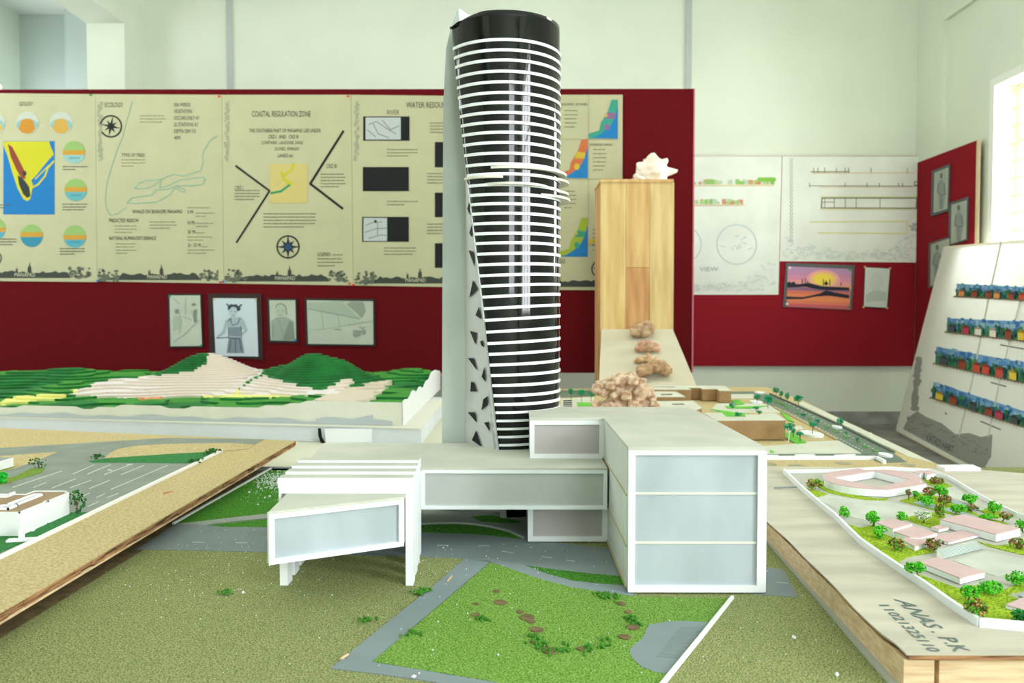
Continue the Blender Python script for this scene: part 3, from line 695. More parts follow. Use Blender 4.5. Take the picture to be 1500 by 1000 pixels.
mb.build('lane_marking', mat('faded_lane_paint', (168, 178, 176), .8), t)
MM = M_path
flat(MB(), [(682, 817), (719, 822), (700, 838), (546, 968), (620, 981), (736, 999), (900, 1026), (840, 1030), (648, 1000), (560, 987), (484, 978), (640, 853)], L(3)).build('footpath', MM, t)
flat(MB(), [(682, 817), (719, 818), (760, 824.5), (808, 840.5), (850, 850.5), (920, 857.5), (930, 872), (880, 867), (835, 859), (790, 847.5), (719, 823)], L(3)).build('footpath', MM, t)
mb = MB(); flat(mb, [(719, 823), (790, 847), (835, 859), (880, 866.5), (930, 873), (1074, 876), (1040, 912), (975, 998), (950, 1034), (736, 999.5), (546, 968)], L(5), .002); mb.build('bright_lawn', M_turf, t)
mb = MB(); flat(mb, [(922, 952), (930, 943), (940, 936), (945, 928), (946, 922), (952, 914), (975, 910.5), (1000, 909), (1038, 911), (976, 986), (958, 983), (940, 976), (926, 963)], L(6)); mb.build('plaza', M_path, t)
mb = MB(); flat(mb, [(998, 917), (1030, 917), (996, 964), (962, 961)], L(7)); mb.build('plaza_steps', M_road, t)
mb = MB()
for i in range(1, 8):
    a = (lerp(998, 962, i/8), lerp(917, 961, i/8)); b = (lerp(1030, 996, i/8), lerp(917, 964, i/8)); flat(mb, [a, b, (b[0], b[1]+.8), (a[0], a[1]+.8)], L(8))
mb.build('step_line', M_path, t)
def rail(mb, pts, z, w, h):
    ps = [G(x, y, z) for x, y in pts]
    for a, b in zip(ps, ps[1:]):
        d = (b - a); d.z = 0; d.normalize(); n = Vector((-d.y, d.x, 0))*w/2
        mb.prism([(a+n)[:2], (b+n)[:2], (b-n)[:2], (a-n)[:2]], z - .001, z + h)
    return mb
rail(MB(), [(1073, 875), (1030, 929), (970, 1003), (930, 1055)], L(5), .0035, .0025).build('white_edging', M_kerb, t)
rail(MB(), [(254, 767.5), (397, 686.5)], L(1), .004, .003).build('white_edging', M_kerb, t)
rail(MB(), [(303, 769), (340, 764.5), (387, 760.5), (410, 760)], L(3), .002, .002).build('white_edging', M_pave, t)
rail(MB(), [(600, 768.6), (640, 767), (668, 766.5), (694, 768), (720, 772), (745, 778), (766, 788)], L(3), .003, .003).build('white_edging', M_pave, t)
for i, (x, y, r) in enumerate(((727, 866, 5), (735, 884, 5), (697, 884, 4), (697, 900, 6), (733, 882, 9), (762, 896, 5), (772, 904, 10), (778, 910, 6), (786, 922, 9), (782, 940, 5), (910, 884, 6), (920, 896, 5), (927, 919, 8), (915, 933, 8), (805, 953, 10), (850, 950, 5))):
    p = G(x, y, L(6)); MB().disc((p.x, p.y, L(5)-.001), r*p.y/F*1.1, r*p.y/F*1.3, L(6)+.0003+.00005*i, 0, 9, random.random()).build('bare_patch', M_dark, t)
mb = MB()
for x, y in ((787, 940), (782, 934), (792, 946), (806, 955), (830, 952), (860, 951), (885, 944), (930, 912), (926, 906), (708, 907), (888, 873), (900, 874), (880, 871), (617, 866), (612, 867), (622, 865), (540, 909), (603, 928), (330, 868)):
    mb = MB(); c0 = G(x, y, L(6))
    for i in range(14): mb.octa((c0.x+random.gauss(0, .004), c0.y+random.gauss(0, .005), L(5)+.0012), .0022)
    mb.build('loose_turf_tuft', M_turfd, t)
rail(MB(), [(1104, 770), (1128, 795), (1172, 845), (1305, 998), (1380, 1084)], L(1), .008, .003).build('side_edging', mat('grey_edge_strip', (176, 180, 170), .7), t)

mb = MB()                                            # spilled foam crumbs: uncountable
for i in range(430):
    r = random.random()
    if r < .45: x, y = random.gauss(300, 90), random.gauss(815, 40)
    elif r < .62: x, y = random.uniform(345, 430), random.uniform(692, 740)
    elif r < .8: x, y = random.uniform(610, 900), random.uniform(770, 900)
    else: x, y = random.uniform(300, 1250), random.uniform(830, 1000)
    if y < 690 or y > 1005 or x < 150 or x > 1250 or (x < 320 and y < 790 and x < 250+(790-y)*1.6) or x < 320-(y-745)*1.9+90 and y < 830 and x < 260: continue
    p = G(x, y, L(3)); mb.octa((p.x, p.y, L(4)+.001), random.uniform(.0005, .0010))
for i in range(420):
    x = random.gauss(398, 16); y = random.gauss(702, 9)
    if x < 1.62*(767-y)+262 or y < 690 or x > 440: continue
    p = G(x, y, L(3)); mb.octa((p.x, p.y, L(4)+.0012), random.uniform(.0008, .0015))
for x, y in ((365, 722), (388, 730), (395, 728), (378, 740), (1163, 935), (1226, 990), (606, 993), (356, 869)):
    p = G(x, y, L(3)); mb.octa((p.x, p.y, L(5)+.001), .0024)
o = mb.build('foam_crumbs', M_frame); tag(o, 'white foam crumbs strewn over the grey road and olive turf', 'crumbs', kind='stuff')
for i, (a, b, lab) in enumerate((((656, 852), (662, 845), 'small wood splinter on the diagonal footpath below the white bridge'), ((499, 967), (510, 960), 'small wood splinter at the corner of the footpath'))):
    o = MB().tube([G(*a, L(4)) + Vector((0, 0, .0014)), G(*b, L(4)) + Vector((0, 0, .0014))], .0012).build('wood_splinter', M_batten); tag(o, lab, 'splinter', 'wood splinters')

# ================================================================== the white building
t = thing('building_model', 'white card building model with frosted windows, a bridge wing and a tall cube end', 'building model', (.15, 1.15, GZ))
X0, X1, Y0, Y1 = .133, .2925, .9565, 1.371; ZTOP = .4746; XN = .022; YN = 1.227; ZM = .413; ZL = .3535
B0 = GZ + .0022
def facade(name_f, name_p, x0, x1, z0, z1, y, fr, rec, mp, parent, bars=()):
    # frame facing the viewer in plane y, sheet set back
    f = MB(); yb = y + rec + .004
    f.box((x0, y, z1-fr), (x1, yb, z1)).box((x0, y, z0), (x1, yb, z0+fr)).box((x0, y, z0+fr), (x0+fr, yb, z1-fr)).box((x1-fr, y, z0+fr), (x1, yb, z1-fr))
    f.build(name_f, M_frame, parent)
    p = MB().box((x0+fr*.9, y+rec, z0+fr*.9), (x1-fr*.9, y+rec+.002, z1-fr*.9)).build(name_p, mp, parent)
    for zc in bars: MB().box((x0+fr, y+rec-.0012, zc-.0014), (x1-fr, y+rec, zc+.0014)).build('floor_line', M_card, p)
# cube end and its wing (L plan), walls and roof
MB().prism([(X0, Y0+.012), (X1, Y0+.012), (X1, Y1), (X0, Y1)], B0, ZTOP-.004).build('cube_block', M_side, t)
facade('front_frame', 'frosted_sheet', X0, X1, B0, ZTOP-.002, Y0, .0078, .004, M_frost, t, (.419, .3605))
MB().prism([(X0-.0006, Y0-.0006), (X1+.0006, Y0-.0006), (X1+.0006, Y1), (XN-.0006, Y1), (XN-.0006, YN-.0006), (X0-.0006, YN-.0006)], ZTOP-.004, ZTOP).build('roof_sheet', M_roof, t)
MB().box((X1, Y0+.001, B0), (X1+.003, Y1, ZTOP-.0055)).build('side_panel', M_frame, t)
mb = MB()
for z in (.4145, .3535): mb.box((X0-.0012, Y0+.014, z-.0011), (X0, YN-.001, z+.0011))
mb.box((X0-.0016, Y0+.013, B0), (X0, 1.172, B0+.003)).build('floor_seam', mat('card_edge_tan', (190, 176, 140), .8), t)
MB().box((XN, YN+.012, ZM), (X0, Y1, ZTOP-.004)).build('wing_block', M_side, t)
facade('wing_frame', 'wing_frosted_sheet', XN, X0, ZM, ZTOP-.004, YN, .0066, .004, M_frostd, t)
YLO = 1.172
MB().box((XN-.004, YLO+.012, B0), (X0, Y1, ZL)).build('lower_block', M_side, t)
facade('lower_frame', 'lower_frosted_sheet', XN-.004, X0, B0, ZL+.004, YLO, .0075, .004, M_frostd, t)
# bridge, running left into the stand and ending in a splayed box
YBR = 1.152
bl = [(X0-.004, YBR+.012), (X0-.004, Y1-.002), (-.322, Y1+.006), (-.300, YBR), (-.2765, 1.0), (-.270, .905), (-.1345, .978), (-.1345, YBR+.012)]
MB().prism(bl, ZL, ZM-.003).build('bridge_block', M_side, t)
rf = [(X0-.003, YBR-.0005), (X0-.003, Y1-.002), (-.323, Y1+.006), (-.301, YBR), (-.2775, 1.0), (-.2713, .8925), (-.1325, .9675), (-.1325, YBR-.0005)]
MB().prism(rf, ZM-.003, ZM).build('bridge_roof', M_roof, t)
facade('bridge_frame', 'bridge_frosted_sheet', -.1335, X0-.003, ZL, ZM-.003, YBR, .0052, .004, mat('frosted_sheet_cloudy', (188, 192, 190), .4, .05, 12, spec=.4), t)
# splayed end face: frame built along its slanting front
fa, fb = Vector((-.2710, .8935, 0)), Vector((-.1330, .9680, 0)); fd = (fb-fa).normalized(); fn = Vector((-fd.y, fd.x, 0)); Lf = (fb-fa).length
def fr_box(mb, u0, u1, z0, z1, d0, d1):
    p = [fa+fd*u0+fn*d0, fa+fd*u1+fn*d0, fa+fd*u1+fn*d1, fa+fd*u0+fn*d1]
    mb.prism([q[:2] for q in p], z0, z1)
fw = .0058; m2 = MB()
fr_box(m2, 0, Lf, ZM-.003-fw, ZM-.003, 0, .011); fr_box(m2, 0, Lf, ZL, ZL+fw, 0, .011); fr_box(m2, 0, fw, ZL+fw, ZM-.003-fw, 0, .011); fr_box(m2, Lf-fw, Lf, ZL+fw, ZM-.003-fw, 0, .011)
m2.build('end_frame', M_frame, t)
m2 = MB(); fr_box(m2, fw*.9, Lf-fw*.9, ZL+fw*.9, ZM-.003-fw*.9, .004, .006); m2.build('end_frosted_sheet', M_frost, t)
m2 = MB(); m2.prism([(-.2722, .8940), (-.2710, .8935), (-.2755, 1.0), (-.300, YBR), (-.3016, YBR), (-.2785, 1.0)], ZL-.001, ZM-.002); m2.build('end_side_panel', M_frame, t)
# four portal frames
for i, (y, xl_, xr_) in enumerate(((.985, -.2875, -.1245), (1.025, -.2895, -.1262), (1.065, -.2922, -.1282), (1.105, -.2950, -.1305))):
    p = MB().box((xl_-.0005, y, ZM+.0065), (xr_, y+.021, ZM+.0185)).box((xl_+.0005, y+.0005, ZM), (xr_-.001, y+.0205, ZM+.0065)).build('portal_frame', M_frame, t)
    MB().box((xl_, y+.0015, ZM+.0185), (xr_-.0005, y+.0205, ZM+.0190)).build('top_strip', M_roof, p)
    MB().box((xr_-.0088, y, B0-.002), (xr_, y+.021, ZM)).build('leg', M_frame, p)
    MB().box((xl_+.001, y, B0-.002), (xl_+.0105, y+.021, ZL)).box((xl_+.0005, y, ZL), (xl_+.0035, y+.021, ZM)).build('leg', M_frame, p)

# ================================================================== the black tower
M_black = mat('glossy_black_film', (4, 5, 8), .05, spec=.45, bump=.025, bscale=7)
M_slab = mat('tower_grey_card', (184, 194, 188), .6, .05, 8)
M_perf = mat('tower_panel_card', (206, 208, 210), .6, .03, 12)
TC = Vector((-.0195, 1.40)); TR = .0945
t = thing('tower_model', 'tall glossy black tower model ringed with thin white floor bands', 'tower model', (TC.x, TC.y, GZ))
def zfront(y): return CZ + (460 - y) * 1.3055 / F
XE = [(20, 661), (40, 662), (62, 664), (100, 668), (150, 672.5), (200, 677.5), (250, 683), (311, 691), (345, 695), (387, 700), (435, 706), (490, 712), (543, 717.5), (600, 724), (652, 730), (760, 742)]
def phiL(y):
    x = interp(y, XE); z = zfront(y)
    best = None
    for i in range(0, 281):
        ph = math.radians(-80 + i*.5)
        px = proj((TC.x + TR*math.sin(ph), TC.y - TR*math.cos(ph), z))[0]
        if px >= x: return ph
    return ph
def cyl(ph, r, z): return Vector((TC.x + r*math.sin(ph), TC.y - r*math.cos(ph), z))
PR = math.radians(128); ROWS = [20 + i*7.4 for i in range(101)]
def ztop(ph): return -.004*max(0, math.cos(ph*1.2 - .6)) if False else 0
vs, fs = [], []; NC = 48
for y in ROWS:
    a = phiL(y); z = max(zfront(y), GZ + .001)
    for j in range(NC+1):
        ph = lerp(a, PR, j/NC); p = cyl(ph, TR, z)
        if y == ROWS[0]: p.z += -.014*max(0, (-math.radians(20)-ph))/.9
        vs.append(p)
for i in range(len(ROWS)-1):
    for j in range(NC):
        k = i*(NC+1)+j; fs.append((k, k+NC+1, k+NC+2, k+1))
sh = MB().add(vs, fs).build('black_shell', M_black, t, True)
sd = sh.modifiers.new('thickness', 'SOLIDIFY'); sd.thickness = .003; sd.offset = -1
BANDS = [63, 77.8, 92.3, 108.3, 123.6, 138.9, 153.3, 167.4, 181.6, 196, 210.8, 226, 241.6, 256, 271.5, 285.5, 299, 313, 327.4, 342, 356, 371.4, 387, 402.7, 418, 433.6, 450.5, 467.6, 485, 502, 518, 534, 549.5, 564.5, 579.5, 592.5, 604.5, 616.8, 628.8, 640.5, 652.5, 665, 680, 695]
def arc(mb, a0, a1, z, h, bulge, n=40, tilt=0, r0=TR+.0003):
    o = len(mb.v)
    for j in range(n+1):
        u = j/n; ph = lerp(a0, a1, u); r = r0 + bulge(u); zz = z + tilt*math.sin(ph)
        for (rr, dz) in ((r0-.001, -h/2), (r, -h/2), (r, h/2), (r0-.001, h/2)): mb.v.append(cyl(ph, rr, zz+dz))
    for j in range(n):
        for q in range(4):
            k = o+j*4; mb.f.append([k+q, k+4+q, k+4+(q+1) % 4, k+(q+1) % 4][::-1]); mb.m.append(0)
    mb.f.append([o, o+1, o+2, o+3]); mb.m.append(0); k = o+n*4; mb.f.append([k+3, k+2, k+1, k]); mb.m.append(0)
    return mb
for y in BANDS:
    tilt = .0055*math.exp(-((y-470)/95)**2)
    arc(MB(), phiL(y)+.01, PR-.05, zfront(y), .0047 if y < 600 else .0038, lambda u: .0016, tilt=tilt).build('floor_band', M_frame, t)
D = math.radians
for y, a0, a1, b in ((246, -12, 122, .012), (255, 62, 122, .019), (260, -42, 0, .008), (270.5, -18, 50, .012), (272, 70, 122, .020), (283, 40, 122, .019)):
    arc(MB(), D(a0), D(a1), zfront(y), .004, lambda u, b=b, y=y, a0=a0: b*math.sin(math.pi*min(1, u*(.62 if a0 > 20 or y < 250 else 1)))**1.0, 36).build('terrace_fin', M_card, t)
# grey end wall with its slanting tip
def wpoly(pts, Y0_, th, name, m, parent=t):
    return MB().slab([W(x, y, Y0_) for x, y in pts], (0, th, 0)).build(name, m, parent)
wpoly([(648, 756), (647.5, 600), (648.5, 300), (649.5, 150), (653.5, 70), (661, 38), (671, 12), (673.5, 40), (678, 100), (684, 200), (684.5, 756)], 1.385, .014, 'end_wall', M_slab)
wpoly([(672, 12), (684, 20), (697, 26.5), (712, 40), (740, 60), (740, 600), (672, 600)], 1.402, .004, 'back_sheet', M_frame)
wpoly([(672, 600), (740, 600), (742, 745), (672, 748)], 1.43, .004, 'back_sheet', M_perf)
def panel_pt(x, y):
    xr_ = interp(y, XE); xl_ = 683.
    u = min(1, max(0, (x - xl_) / max(1, xr_ - xl_)))
    pe = cyl(phiL(y), TR, zfront(y))
    return W(x, y, lerp(1.384, pe.y, u))
ys = [165 + i*14.9 for i in range(40)]
vs = []; fs = []
for y in ys: vs += [panel_pt(683, y), panel_pt(lerp(683, interp(y, XE), .5), y), panel_pt(max(683.4, interp(y, XE)), y)]
for i in range(len(ys)-1): k = i*3; fs += [(k, k+1, k+4, k+3), (k+1, k+2, k+5, k+4)]
pn = MB().add(vs, fs).build('perforated_panel', M_perf, t); sd = pn.modifiers.new('thickness', 'SOLIDIFY'); sd.thickness = .003; sd.offset = 0
HL = [[(155,175),(174,182),(178,238)], [(172,290),(190,325),(158,357)], [(195,392),(205,440),(182,425)], [(160,485),(186,492),(182,538)], [(200,525),(210,522),(214,548),(204,540)], [(153,590),(175,590),(188,637)], [(205,660),(217,623),(221,682)], [(165,680),(177,684),(187,718),(162,718)], [(205,790),(212,748),(230,735),(228,770)], [(152,798),(180,798),(187,838)], [(215,838),(233,835),(237,872)], [(168,905),(184,868),(205,930)], [(150,15),(158,-10),(160,40)], [(158,110),(168,75),(168,125)]]
M_hole = mat('black_paper_cutout', (14, 15, 17), .7)
for h in HL:
    pts = [panel_pt(630 + a/2.63, 300 + b/2.63) + Vector((-.0030, -.0026, 0)) for a, b in h]
    MB().slab(pts, (0, .0012, 0)).build('dark_cutout', M_hole, t)
mb = MB()
for i in range(20):
    y0 = 470 + i*14.4; y1 = y0+14.4
    w0 = interp(y0, [(470, 0), (500, 3), (560, 5), (650, 7), (760, 9)]); w1 = interp(y1, [(470, 0), (500, 3), (560, 5), (650, 7), (760, 9)])
    a, b = interp(y0, XE), interp(y1, XE)
    mb.slab([panel_pt(a-w0, y0)+Vector((0, -.003, 0)), panel_pt(a+.5, y0)+Vector((0, -.003, 0)), panel_pt(b+.5, y1)+Vector((0, -.003, 0)), panel_pt(b-w1, y1)+Vector((0, -.003, 0))], (0, .002, 0))
mb.build('panel_edge', mat('panel_edge_grey', (166, 172, 172), .6), t)
mb = MB(); mb.prism([(-.128, 1.37), (.10, 1.30), (.12, 1.52), (-.128, 1.52)], L(2), L(2)+.0035); mb.build('base_plate', M_pave, t)

# ================================================================== terraced hill model
t = thing('terrain_model', 'stepped green terrain model with two hills on a white base, behind on the left', 'terrain model', (-.9, 2.7, .269))
def fy(x): return 2.25 + (-.26 - x)*.19         # front line of the lower box
lb = [(-.26, 2.25), (-.258, 3.12), (-2.15, 3.30), (-2.15, fy(-2.15))]
MB().prism(lb, .2695, .313).build('base_box', mat('base_foam_bluish', (222, 228, 236), .75, .03, 8), t)
MB().prism([(-.262, 2.243), (-.259, 3.0), (-2.15, 3.30), (-2.15, fy(-2.15)-.008)], .313, .3165).build('base_sheet', M_card, t)
MB().slab([W(476, 628, 2.262), W(545, 627.5, 2.262), W(545, 647, 2.262), W(478, 649, 2.262)], (0, -.004, 0)).build('foam_patch', M_frame, t)
def uy(x): return 2.292 + (-.32 - x)*.165
def hbase(x, y):
    z0 = interp(x, [(-2.1, .350), (-1.08, .350), (-.83, .362), (-.6, .378), (-.32, .376)]); return z0 + (y-uy(x))*((.4035-z0)/(3.42-uy(x)))
def hz(x, y):
    z = hbase(x, y)
    z += .103*math.exp(-((x+.725)/.122)**2 - ((y-2.95)/.17)**2) + .026*math.exp(-((x+.61)/.05)**2 - ((y-2.95)/.12)**2) + .036*math.exp(-((x+.90)/.07)**2 - ((y-3.0)/.12)**2)
    z += .082*math.exp(-((x+1.22)/.11)**2 - ((y-3.10)/.16)**2) + .045*math.exp(-((x+1.09)/.10)**2 - ((y-3.15)/.16)**2)
    z += .03*math.exp(-((x+1.75)/.35)**2 - ((y-3.1)/.25)**2) + .012*math.exp(-((x+.42)/.10)**2 - ((y-3.2)/.2)**2)
    z += .010*math.exp(-((x+1.6)/.12)**2-((y-2.75)/.1)**2) - .012*math.exp(-((x+1.0)/.35)**2 - ((y-2.72)/.12)**2)
    z += .006*math.sin(9*x+2.2)*math.sin(7*y+1) + .004*math.sin(23*x+11*y) + .003*math.sin(31*y-17*x)
    if y > 3.15: z -= (y-3.15)*.05
    return z
CE = .0105; NX, NY = 168, 112; ST = .0075
TXT = {}
pink = [(100,577),(150,556),(230,549),(285,541),(303,530),(306,505),(335,515),(385,533),(384,546),(356,562),(340,578),(250,580),(180,583)]
pink2 = [(352,566),(385,548),(410,555),(470,572),(505,552),(520,556),(495,576),(420,579),(350,578)]
pink3 = [(452,588),(480,575),(540,560),(575,556),(560,572),(540,588)]
yel = [(0,588),(20,580),(60,577),(96,576),(96,582),(60,586),(0,594)]; yel2 = [(288,570),(318,567),(430,574),(425,581),(300,582)]; yel3 = [(104,570),(112,569),(135,579),(125,580)]
orng = [(200,582),(240,578),(285,576),(285,581),(230,584),(205,585)]; mint = [(290,545),(322,540),(325,549),(300,548)]; lgr = [(255,563),(330,562),(330,568),(255,569)]; lgr2 = [(225,556),(250,546),(255,548),(235,560)]
hilld = [(260,548),(280,528),(300,516),(312,520),(290,545)]
road_ = [[(208,572),(235,566),(262,563),(290,552),(345,545)], [(350,572),(420,573),(480,573)], [(60,586),(100,581),(115,577)]]
fcol = []
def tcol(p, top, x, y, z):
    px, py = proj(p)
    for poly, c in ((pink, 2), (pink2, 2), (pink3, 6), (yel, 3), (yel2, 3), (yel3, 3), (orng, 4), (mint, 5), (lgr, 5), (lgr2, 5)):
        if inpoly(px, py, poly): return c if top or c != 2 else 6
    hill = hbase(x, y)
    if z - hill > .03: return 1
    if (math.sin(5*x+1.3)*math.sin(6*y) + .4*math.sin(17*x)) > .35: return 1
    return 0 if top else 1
CG_ = .0215; mb = MB(); NX, NY = 86, 54
def gp(i, j):
    x = -.32 - i*CG_; y = min(uy(x) + j*CG_, 3.43); return (x, y, hz(x, y))
def cut(poly, lev, above):
    out = []
    for a, b in zip(poly, poly[1:] + poly[:1]):
        ia, ib = (a[2] >= lev) == above, (b[2] >= lev) == above
        if ia: out.append(a)
        if ia != ib: u = (lev-a[2])/(b[2]-a[2]); out.append((lerp(a[0], b[0], u), lerp(a[1], b[1], u), lev))
    return out
for i in range(NX):
    for j in range(NY):
        q = [gp(i, j), gp(i+1, j), gp(i+1, j+1), gp(i, j+1)]
        if q[0][1] >= 3.43: continue
        cx, cy = sum(p[0] for p in q)/4, sum(p[1] for p in q)/4
        for tri in ((q[0], q[2], q[1]), (q[0], q[3], q[2])):
            hs_ = [p[2] for p in tri]
            for k in range(int(math.floor(min(hs_)/ST)), int(math.floor(max(hs_)/ST))+1):
                pl = cut(list(tri), k*ST, True)
                if len(pl) >= 3: pl = cut(pl, (k+1)*ST, False)
                if len(pl) < 3: continue
                mx, my = sum(p[0] for p in pl)/len(pl), sum(p[1] for p in pl)/len(pl)
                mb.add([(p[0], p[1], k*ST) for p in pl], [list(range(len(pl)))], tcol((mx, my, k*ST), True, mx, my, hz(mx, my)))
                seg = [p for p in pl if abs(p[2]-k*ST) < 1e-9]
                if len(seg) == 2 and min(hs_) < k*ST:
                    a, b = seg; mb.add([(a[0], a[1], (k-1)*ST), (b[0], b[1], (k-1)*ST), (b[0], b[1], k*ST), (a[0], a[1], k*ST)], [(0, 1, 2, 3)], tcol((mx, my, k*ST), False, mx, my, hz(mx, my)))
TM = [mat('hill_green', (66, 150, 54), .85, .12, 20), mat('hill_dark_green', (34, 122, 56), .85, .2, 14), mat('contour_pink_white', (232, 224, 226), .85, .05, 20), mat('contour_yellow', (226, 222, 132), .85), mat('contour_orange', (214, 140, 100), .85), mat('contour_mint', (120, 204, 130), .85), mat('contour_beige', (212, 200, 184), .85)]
mb.build('contour_layers', TM, t)
# white card skirt with an uneven top, torn along the foot
def skirt(P, n, ztop_f, name, m, thick):
    mb = MB()
    for k in range(n):
        a, b = P(k/n), P((k+1)/n); za, zb_ = ztop_f(k/n), ztop_f((k+1)/n)
        mb.slab([(a.x, a.y, .3165), (b.x, b.y, .3165), (b.x, b.y, zb_), (a.x, a.y, za)], thick)
    return mb.build(name, m, t)
def Pf(u): x = lerp(-.318, -2.08, u); return Vector((x, uy(x)-.003, 0))
skirt(Pf, 70, lambda u: round((hz(Pf(u).x, Pf(u).y+.01)+.002)/ST)*ST, 'white_skirt', M_card, (0, -.003, 0))
def Pr(u): return Vector((-.3175, lerp(uy(-.32), 3.42, u), 0))
skirt(Pr, 40, lambda u: hz(-.33, Pr(u).y)+.004+.003*math.sin(u*40), 'white_skirt', M_frame, (.003, 0, 0))
mb = MB(); 
for k in range(60):
    x0 = -.345 - k*.028; x1 = x0-.028
    h0 = .012 + .006*math.sin(k*.9)*math.sin(k*.37+1); h1 = .012 + .006*math.sin((k+1)*.9)*math.sin((k+1)*.37+1)
    if 1 < k < 8: h0 *= 1.7; h1 *= 1.7
    mb.slab([(x0, uy(x0)-.007, .3168), (x1, uy(x1)-.007, .3168), (x1, uy(x1)-.007, .3168+h1), (x0, uy(x0)-.007, .3168+h0)], (0, -.0012, 0))
mb.build('torn_paper', mat('torn_grey_paper', (186, 194, 198), .85), t)
mb = MB(); p = W(467, 640, 2.288); mb.slab([W(466, 627, 2.284), W(470, 627, 2.284), W(472, 640, 2.284), W(477, 649, 2.284), (W(470, 648, 2.284)), W(466.5, 638, 2.284)], (0, -.003, 0)); mb.build('skirt_tear', M_hole, t)

# ================================================================== parking model on the left
PZ = .335
t = thing('parking_model_base', 'tan cork model board with a grey car park, overhanging at the left', 'model base', (-1.1, 1.3, .269))
XE2 = -.511
MB().prism([(XE2, .62), (XE2-.002, 1.9), (-1.75, 2.22), (-1.75, .62)], PZ-.002, PZ).build('cork_sheet', M_tan, t)
mb = MB(); n = 46
for k in range(n):                                   # ragged ply edge
    y0 = lerp(.62, 1.9, k/n); y1 = lerp(.62, 1.9, (k+1)/n); r = .004*random.random()*random.random()
    mb.box((XE2-.012, y0, PZ-.0105), (XE2-.0005-r, y1, PZ-.002))
mb.prism([(XE2-.012, .62), (XE2-.012, 1.897), (-1.75, 2.217), (-1.75, .62)], PZ-.0105, PZ-.002).build('plywood_sheet', M_ply, t)
MB().prism([(XE2-.001, .62), (XE2-.003, 1.898), (-1.75, 2.218), (-1.75, .62)], PZ-.0135, PZ-.0105).build('plywood_veneer', M_batten, t)
MB().prism([(-.66, .64), (-.66, 1.86), (-1.7, 2.1), (-1.7, .64)], .269, PZ-.0135).build('under_frame', M_batten, t)
def Pz(i): return PZ + .0004*i
mb = MB(); flat(mb, [(-70, 661), (0, 656), (246, 641), (387, 643), (372, 651), (352, 656), (324, 661), (0, 817), (-80, 856)], Pz(2), .0012); mb.build('car_park', mat('car_park_paper', (142, 152, 142), .75, .08, 14), t)
MM = M_tan
flat(MB(), [(152, 672), (158, 665), (172, 657.5), (195, 653), (240, 650), (330, 648.5), (372, 650.5), (364, 657), (318, 661), (250, 664), (170, 671)], Pz(3)).build('cork_island', MM, t)
flat(MB(), [(-60, 672), (0, 667.5), (84, 661.5), (60, 672), (26, 684), (0, 691), (-60, 700)], Pz(3)).build('cork_island', MM, t)
mb = MB(); flat(mb, [(130, 675), (158, 670.5), (250, 664.5), (312, 661), (300, 668), (281, 678), (200, 677), (135, 677)], Pz(4), .0018); mb.build('planted_verge', mat('deep_green_turf', (80, 146, 88), .95, 0, 380, (48, 112, 62), bump=.6, bscale=300, spec=.05), t)
mb = MB(); flat(mb, [(-40, 798), (0, 783), (60, 768), (105, 750), (132, 749.5), (96, 768), (0, 808), (-50, 830)], Pz(4), .0018); mb.build('planted_verge', MATS['deep_green_turf'], t)
MM = mat('verge_turf', (134, 164, 72), .95, .2, 300, spec=.05)
flat(MB(), [(-20, 704), (20, 698), (45, 686), (66, 684.5), (60, 692), (20, 704), (-20, 716)], Pz(4), .0015).build('grass_verge', MM, t)
flat(MB(), [(-30, 690), (0, 688), (28, 681), (10, 688), (-30, 696)], Pz(4), .0015).build('grass_verge', MM, t)
rail(MB(), [(324.5, 661), (180, 730.5), (0, 817.5), (-60, 847)], Pz(2), .004, .004).build('white_kerb', M_kerb, t)
mb = MB()
for a, b, c, d in ((80,322,400,215),(215,322,300,290),(330,328,490,265),(450,325,590,275),(575,330,710,275),(715,335,1080,180),(470,235,610,175),(565,235,715,175),(670,240,830,180),(780,240,930,180),(620,388,680,362),(690,388,765,360),(565,445,635,415),(530,380,580,358)):
    x0, y0, x1, y1 = a/4.41, 640+b/4.41, c/4.41, 640+d/4.41
    flat(mb, [(x0, y0), (x1, y1), (x1+.4, y1+.7), (x0+.4, y0+.9)], Pz(3), .0006)
flat(mb, [(157, 687), (163, 687.5), (165, 689), (158, 689)], Pz(3), .0006); flat(mb, [(185, 679.5), (194, 679), (194, 680.5), (186, 681)], Pz(3), .0006)
mb.build('bay_marking', mat('bay_paint', (196, 202, 192), .8), t)
mb = MB(); flat(mb, [(238, 721), (252, 718.5), (253, 720), (240, 723.5)], Pz(1), .0006); mb.build('red_stain', mat('red_stain_ink', (190, 128, 96), .9), t)

M_bw = mat('white_mount_card', (240, 242, 244), .65); M_brn = mat('brown_board_roof', (166, 140, 110), .85, .05, 30)
t = thing('small_building_model', 'white flat-roofed building model with a brown roof and light wells, at the left edge', 'building model', G(60, 780, PZ))
c0, c1 = G(28, 786.5, PZ), G(103, 754, PZ); zt_ = .3685
xw = (c0.x + c1.x)/2
lw = [(xw, c0.y), (xw, 1.135), (xw-.003, 1.135), (xw-.003, 1.140), (xw, 1.140), (xw, c1.y), (xw-.012, c1.y+.012), (xw-.058, c1.y+.012), (xw-.058, c1.y-.01), (xw-.075, c1.y-.01), (xw-.075, 1.165), (xw-.16, 1.165), (xw-.16, c0.y)]
hole1 = [(xw-.030, 1.115), (xw-.030, 1.178), (xw-.043, 1.178), (xw-.043, 1.115)]; hole2 = [(xw-.026, 1.09), (xw-.026, 1.11), (xw-.046, 1.11), (xw-.046, 1.09)]
MB().prism(lw, PZ, zt_-.002, holes=[hole1, hole2]).build('walls', M_bw, t)
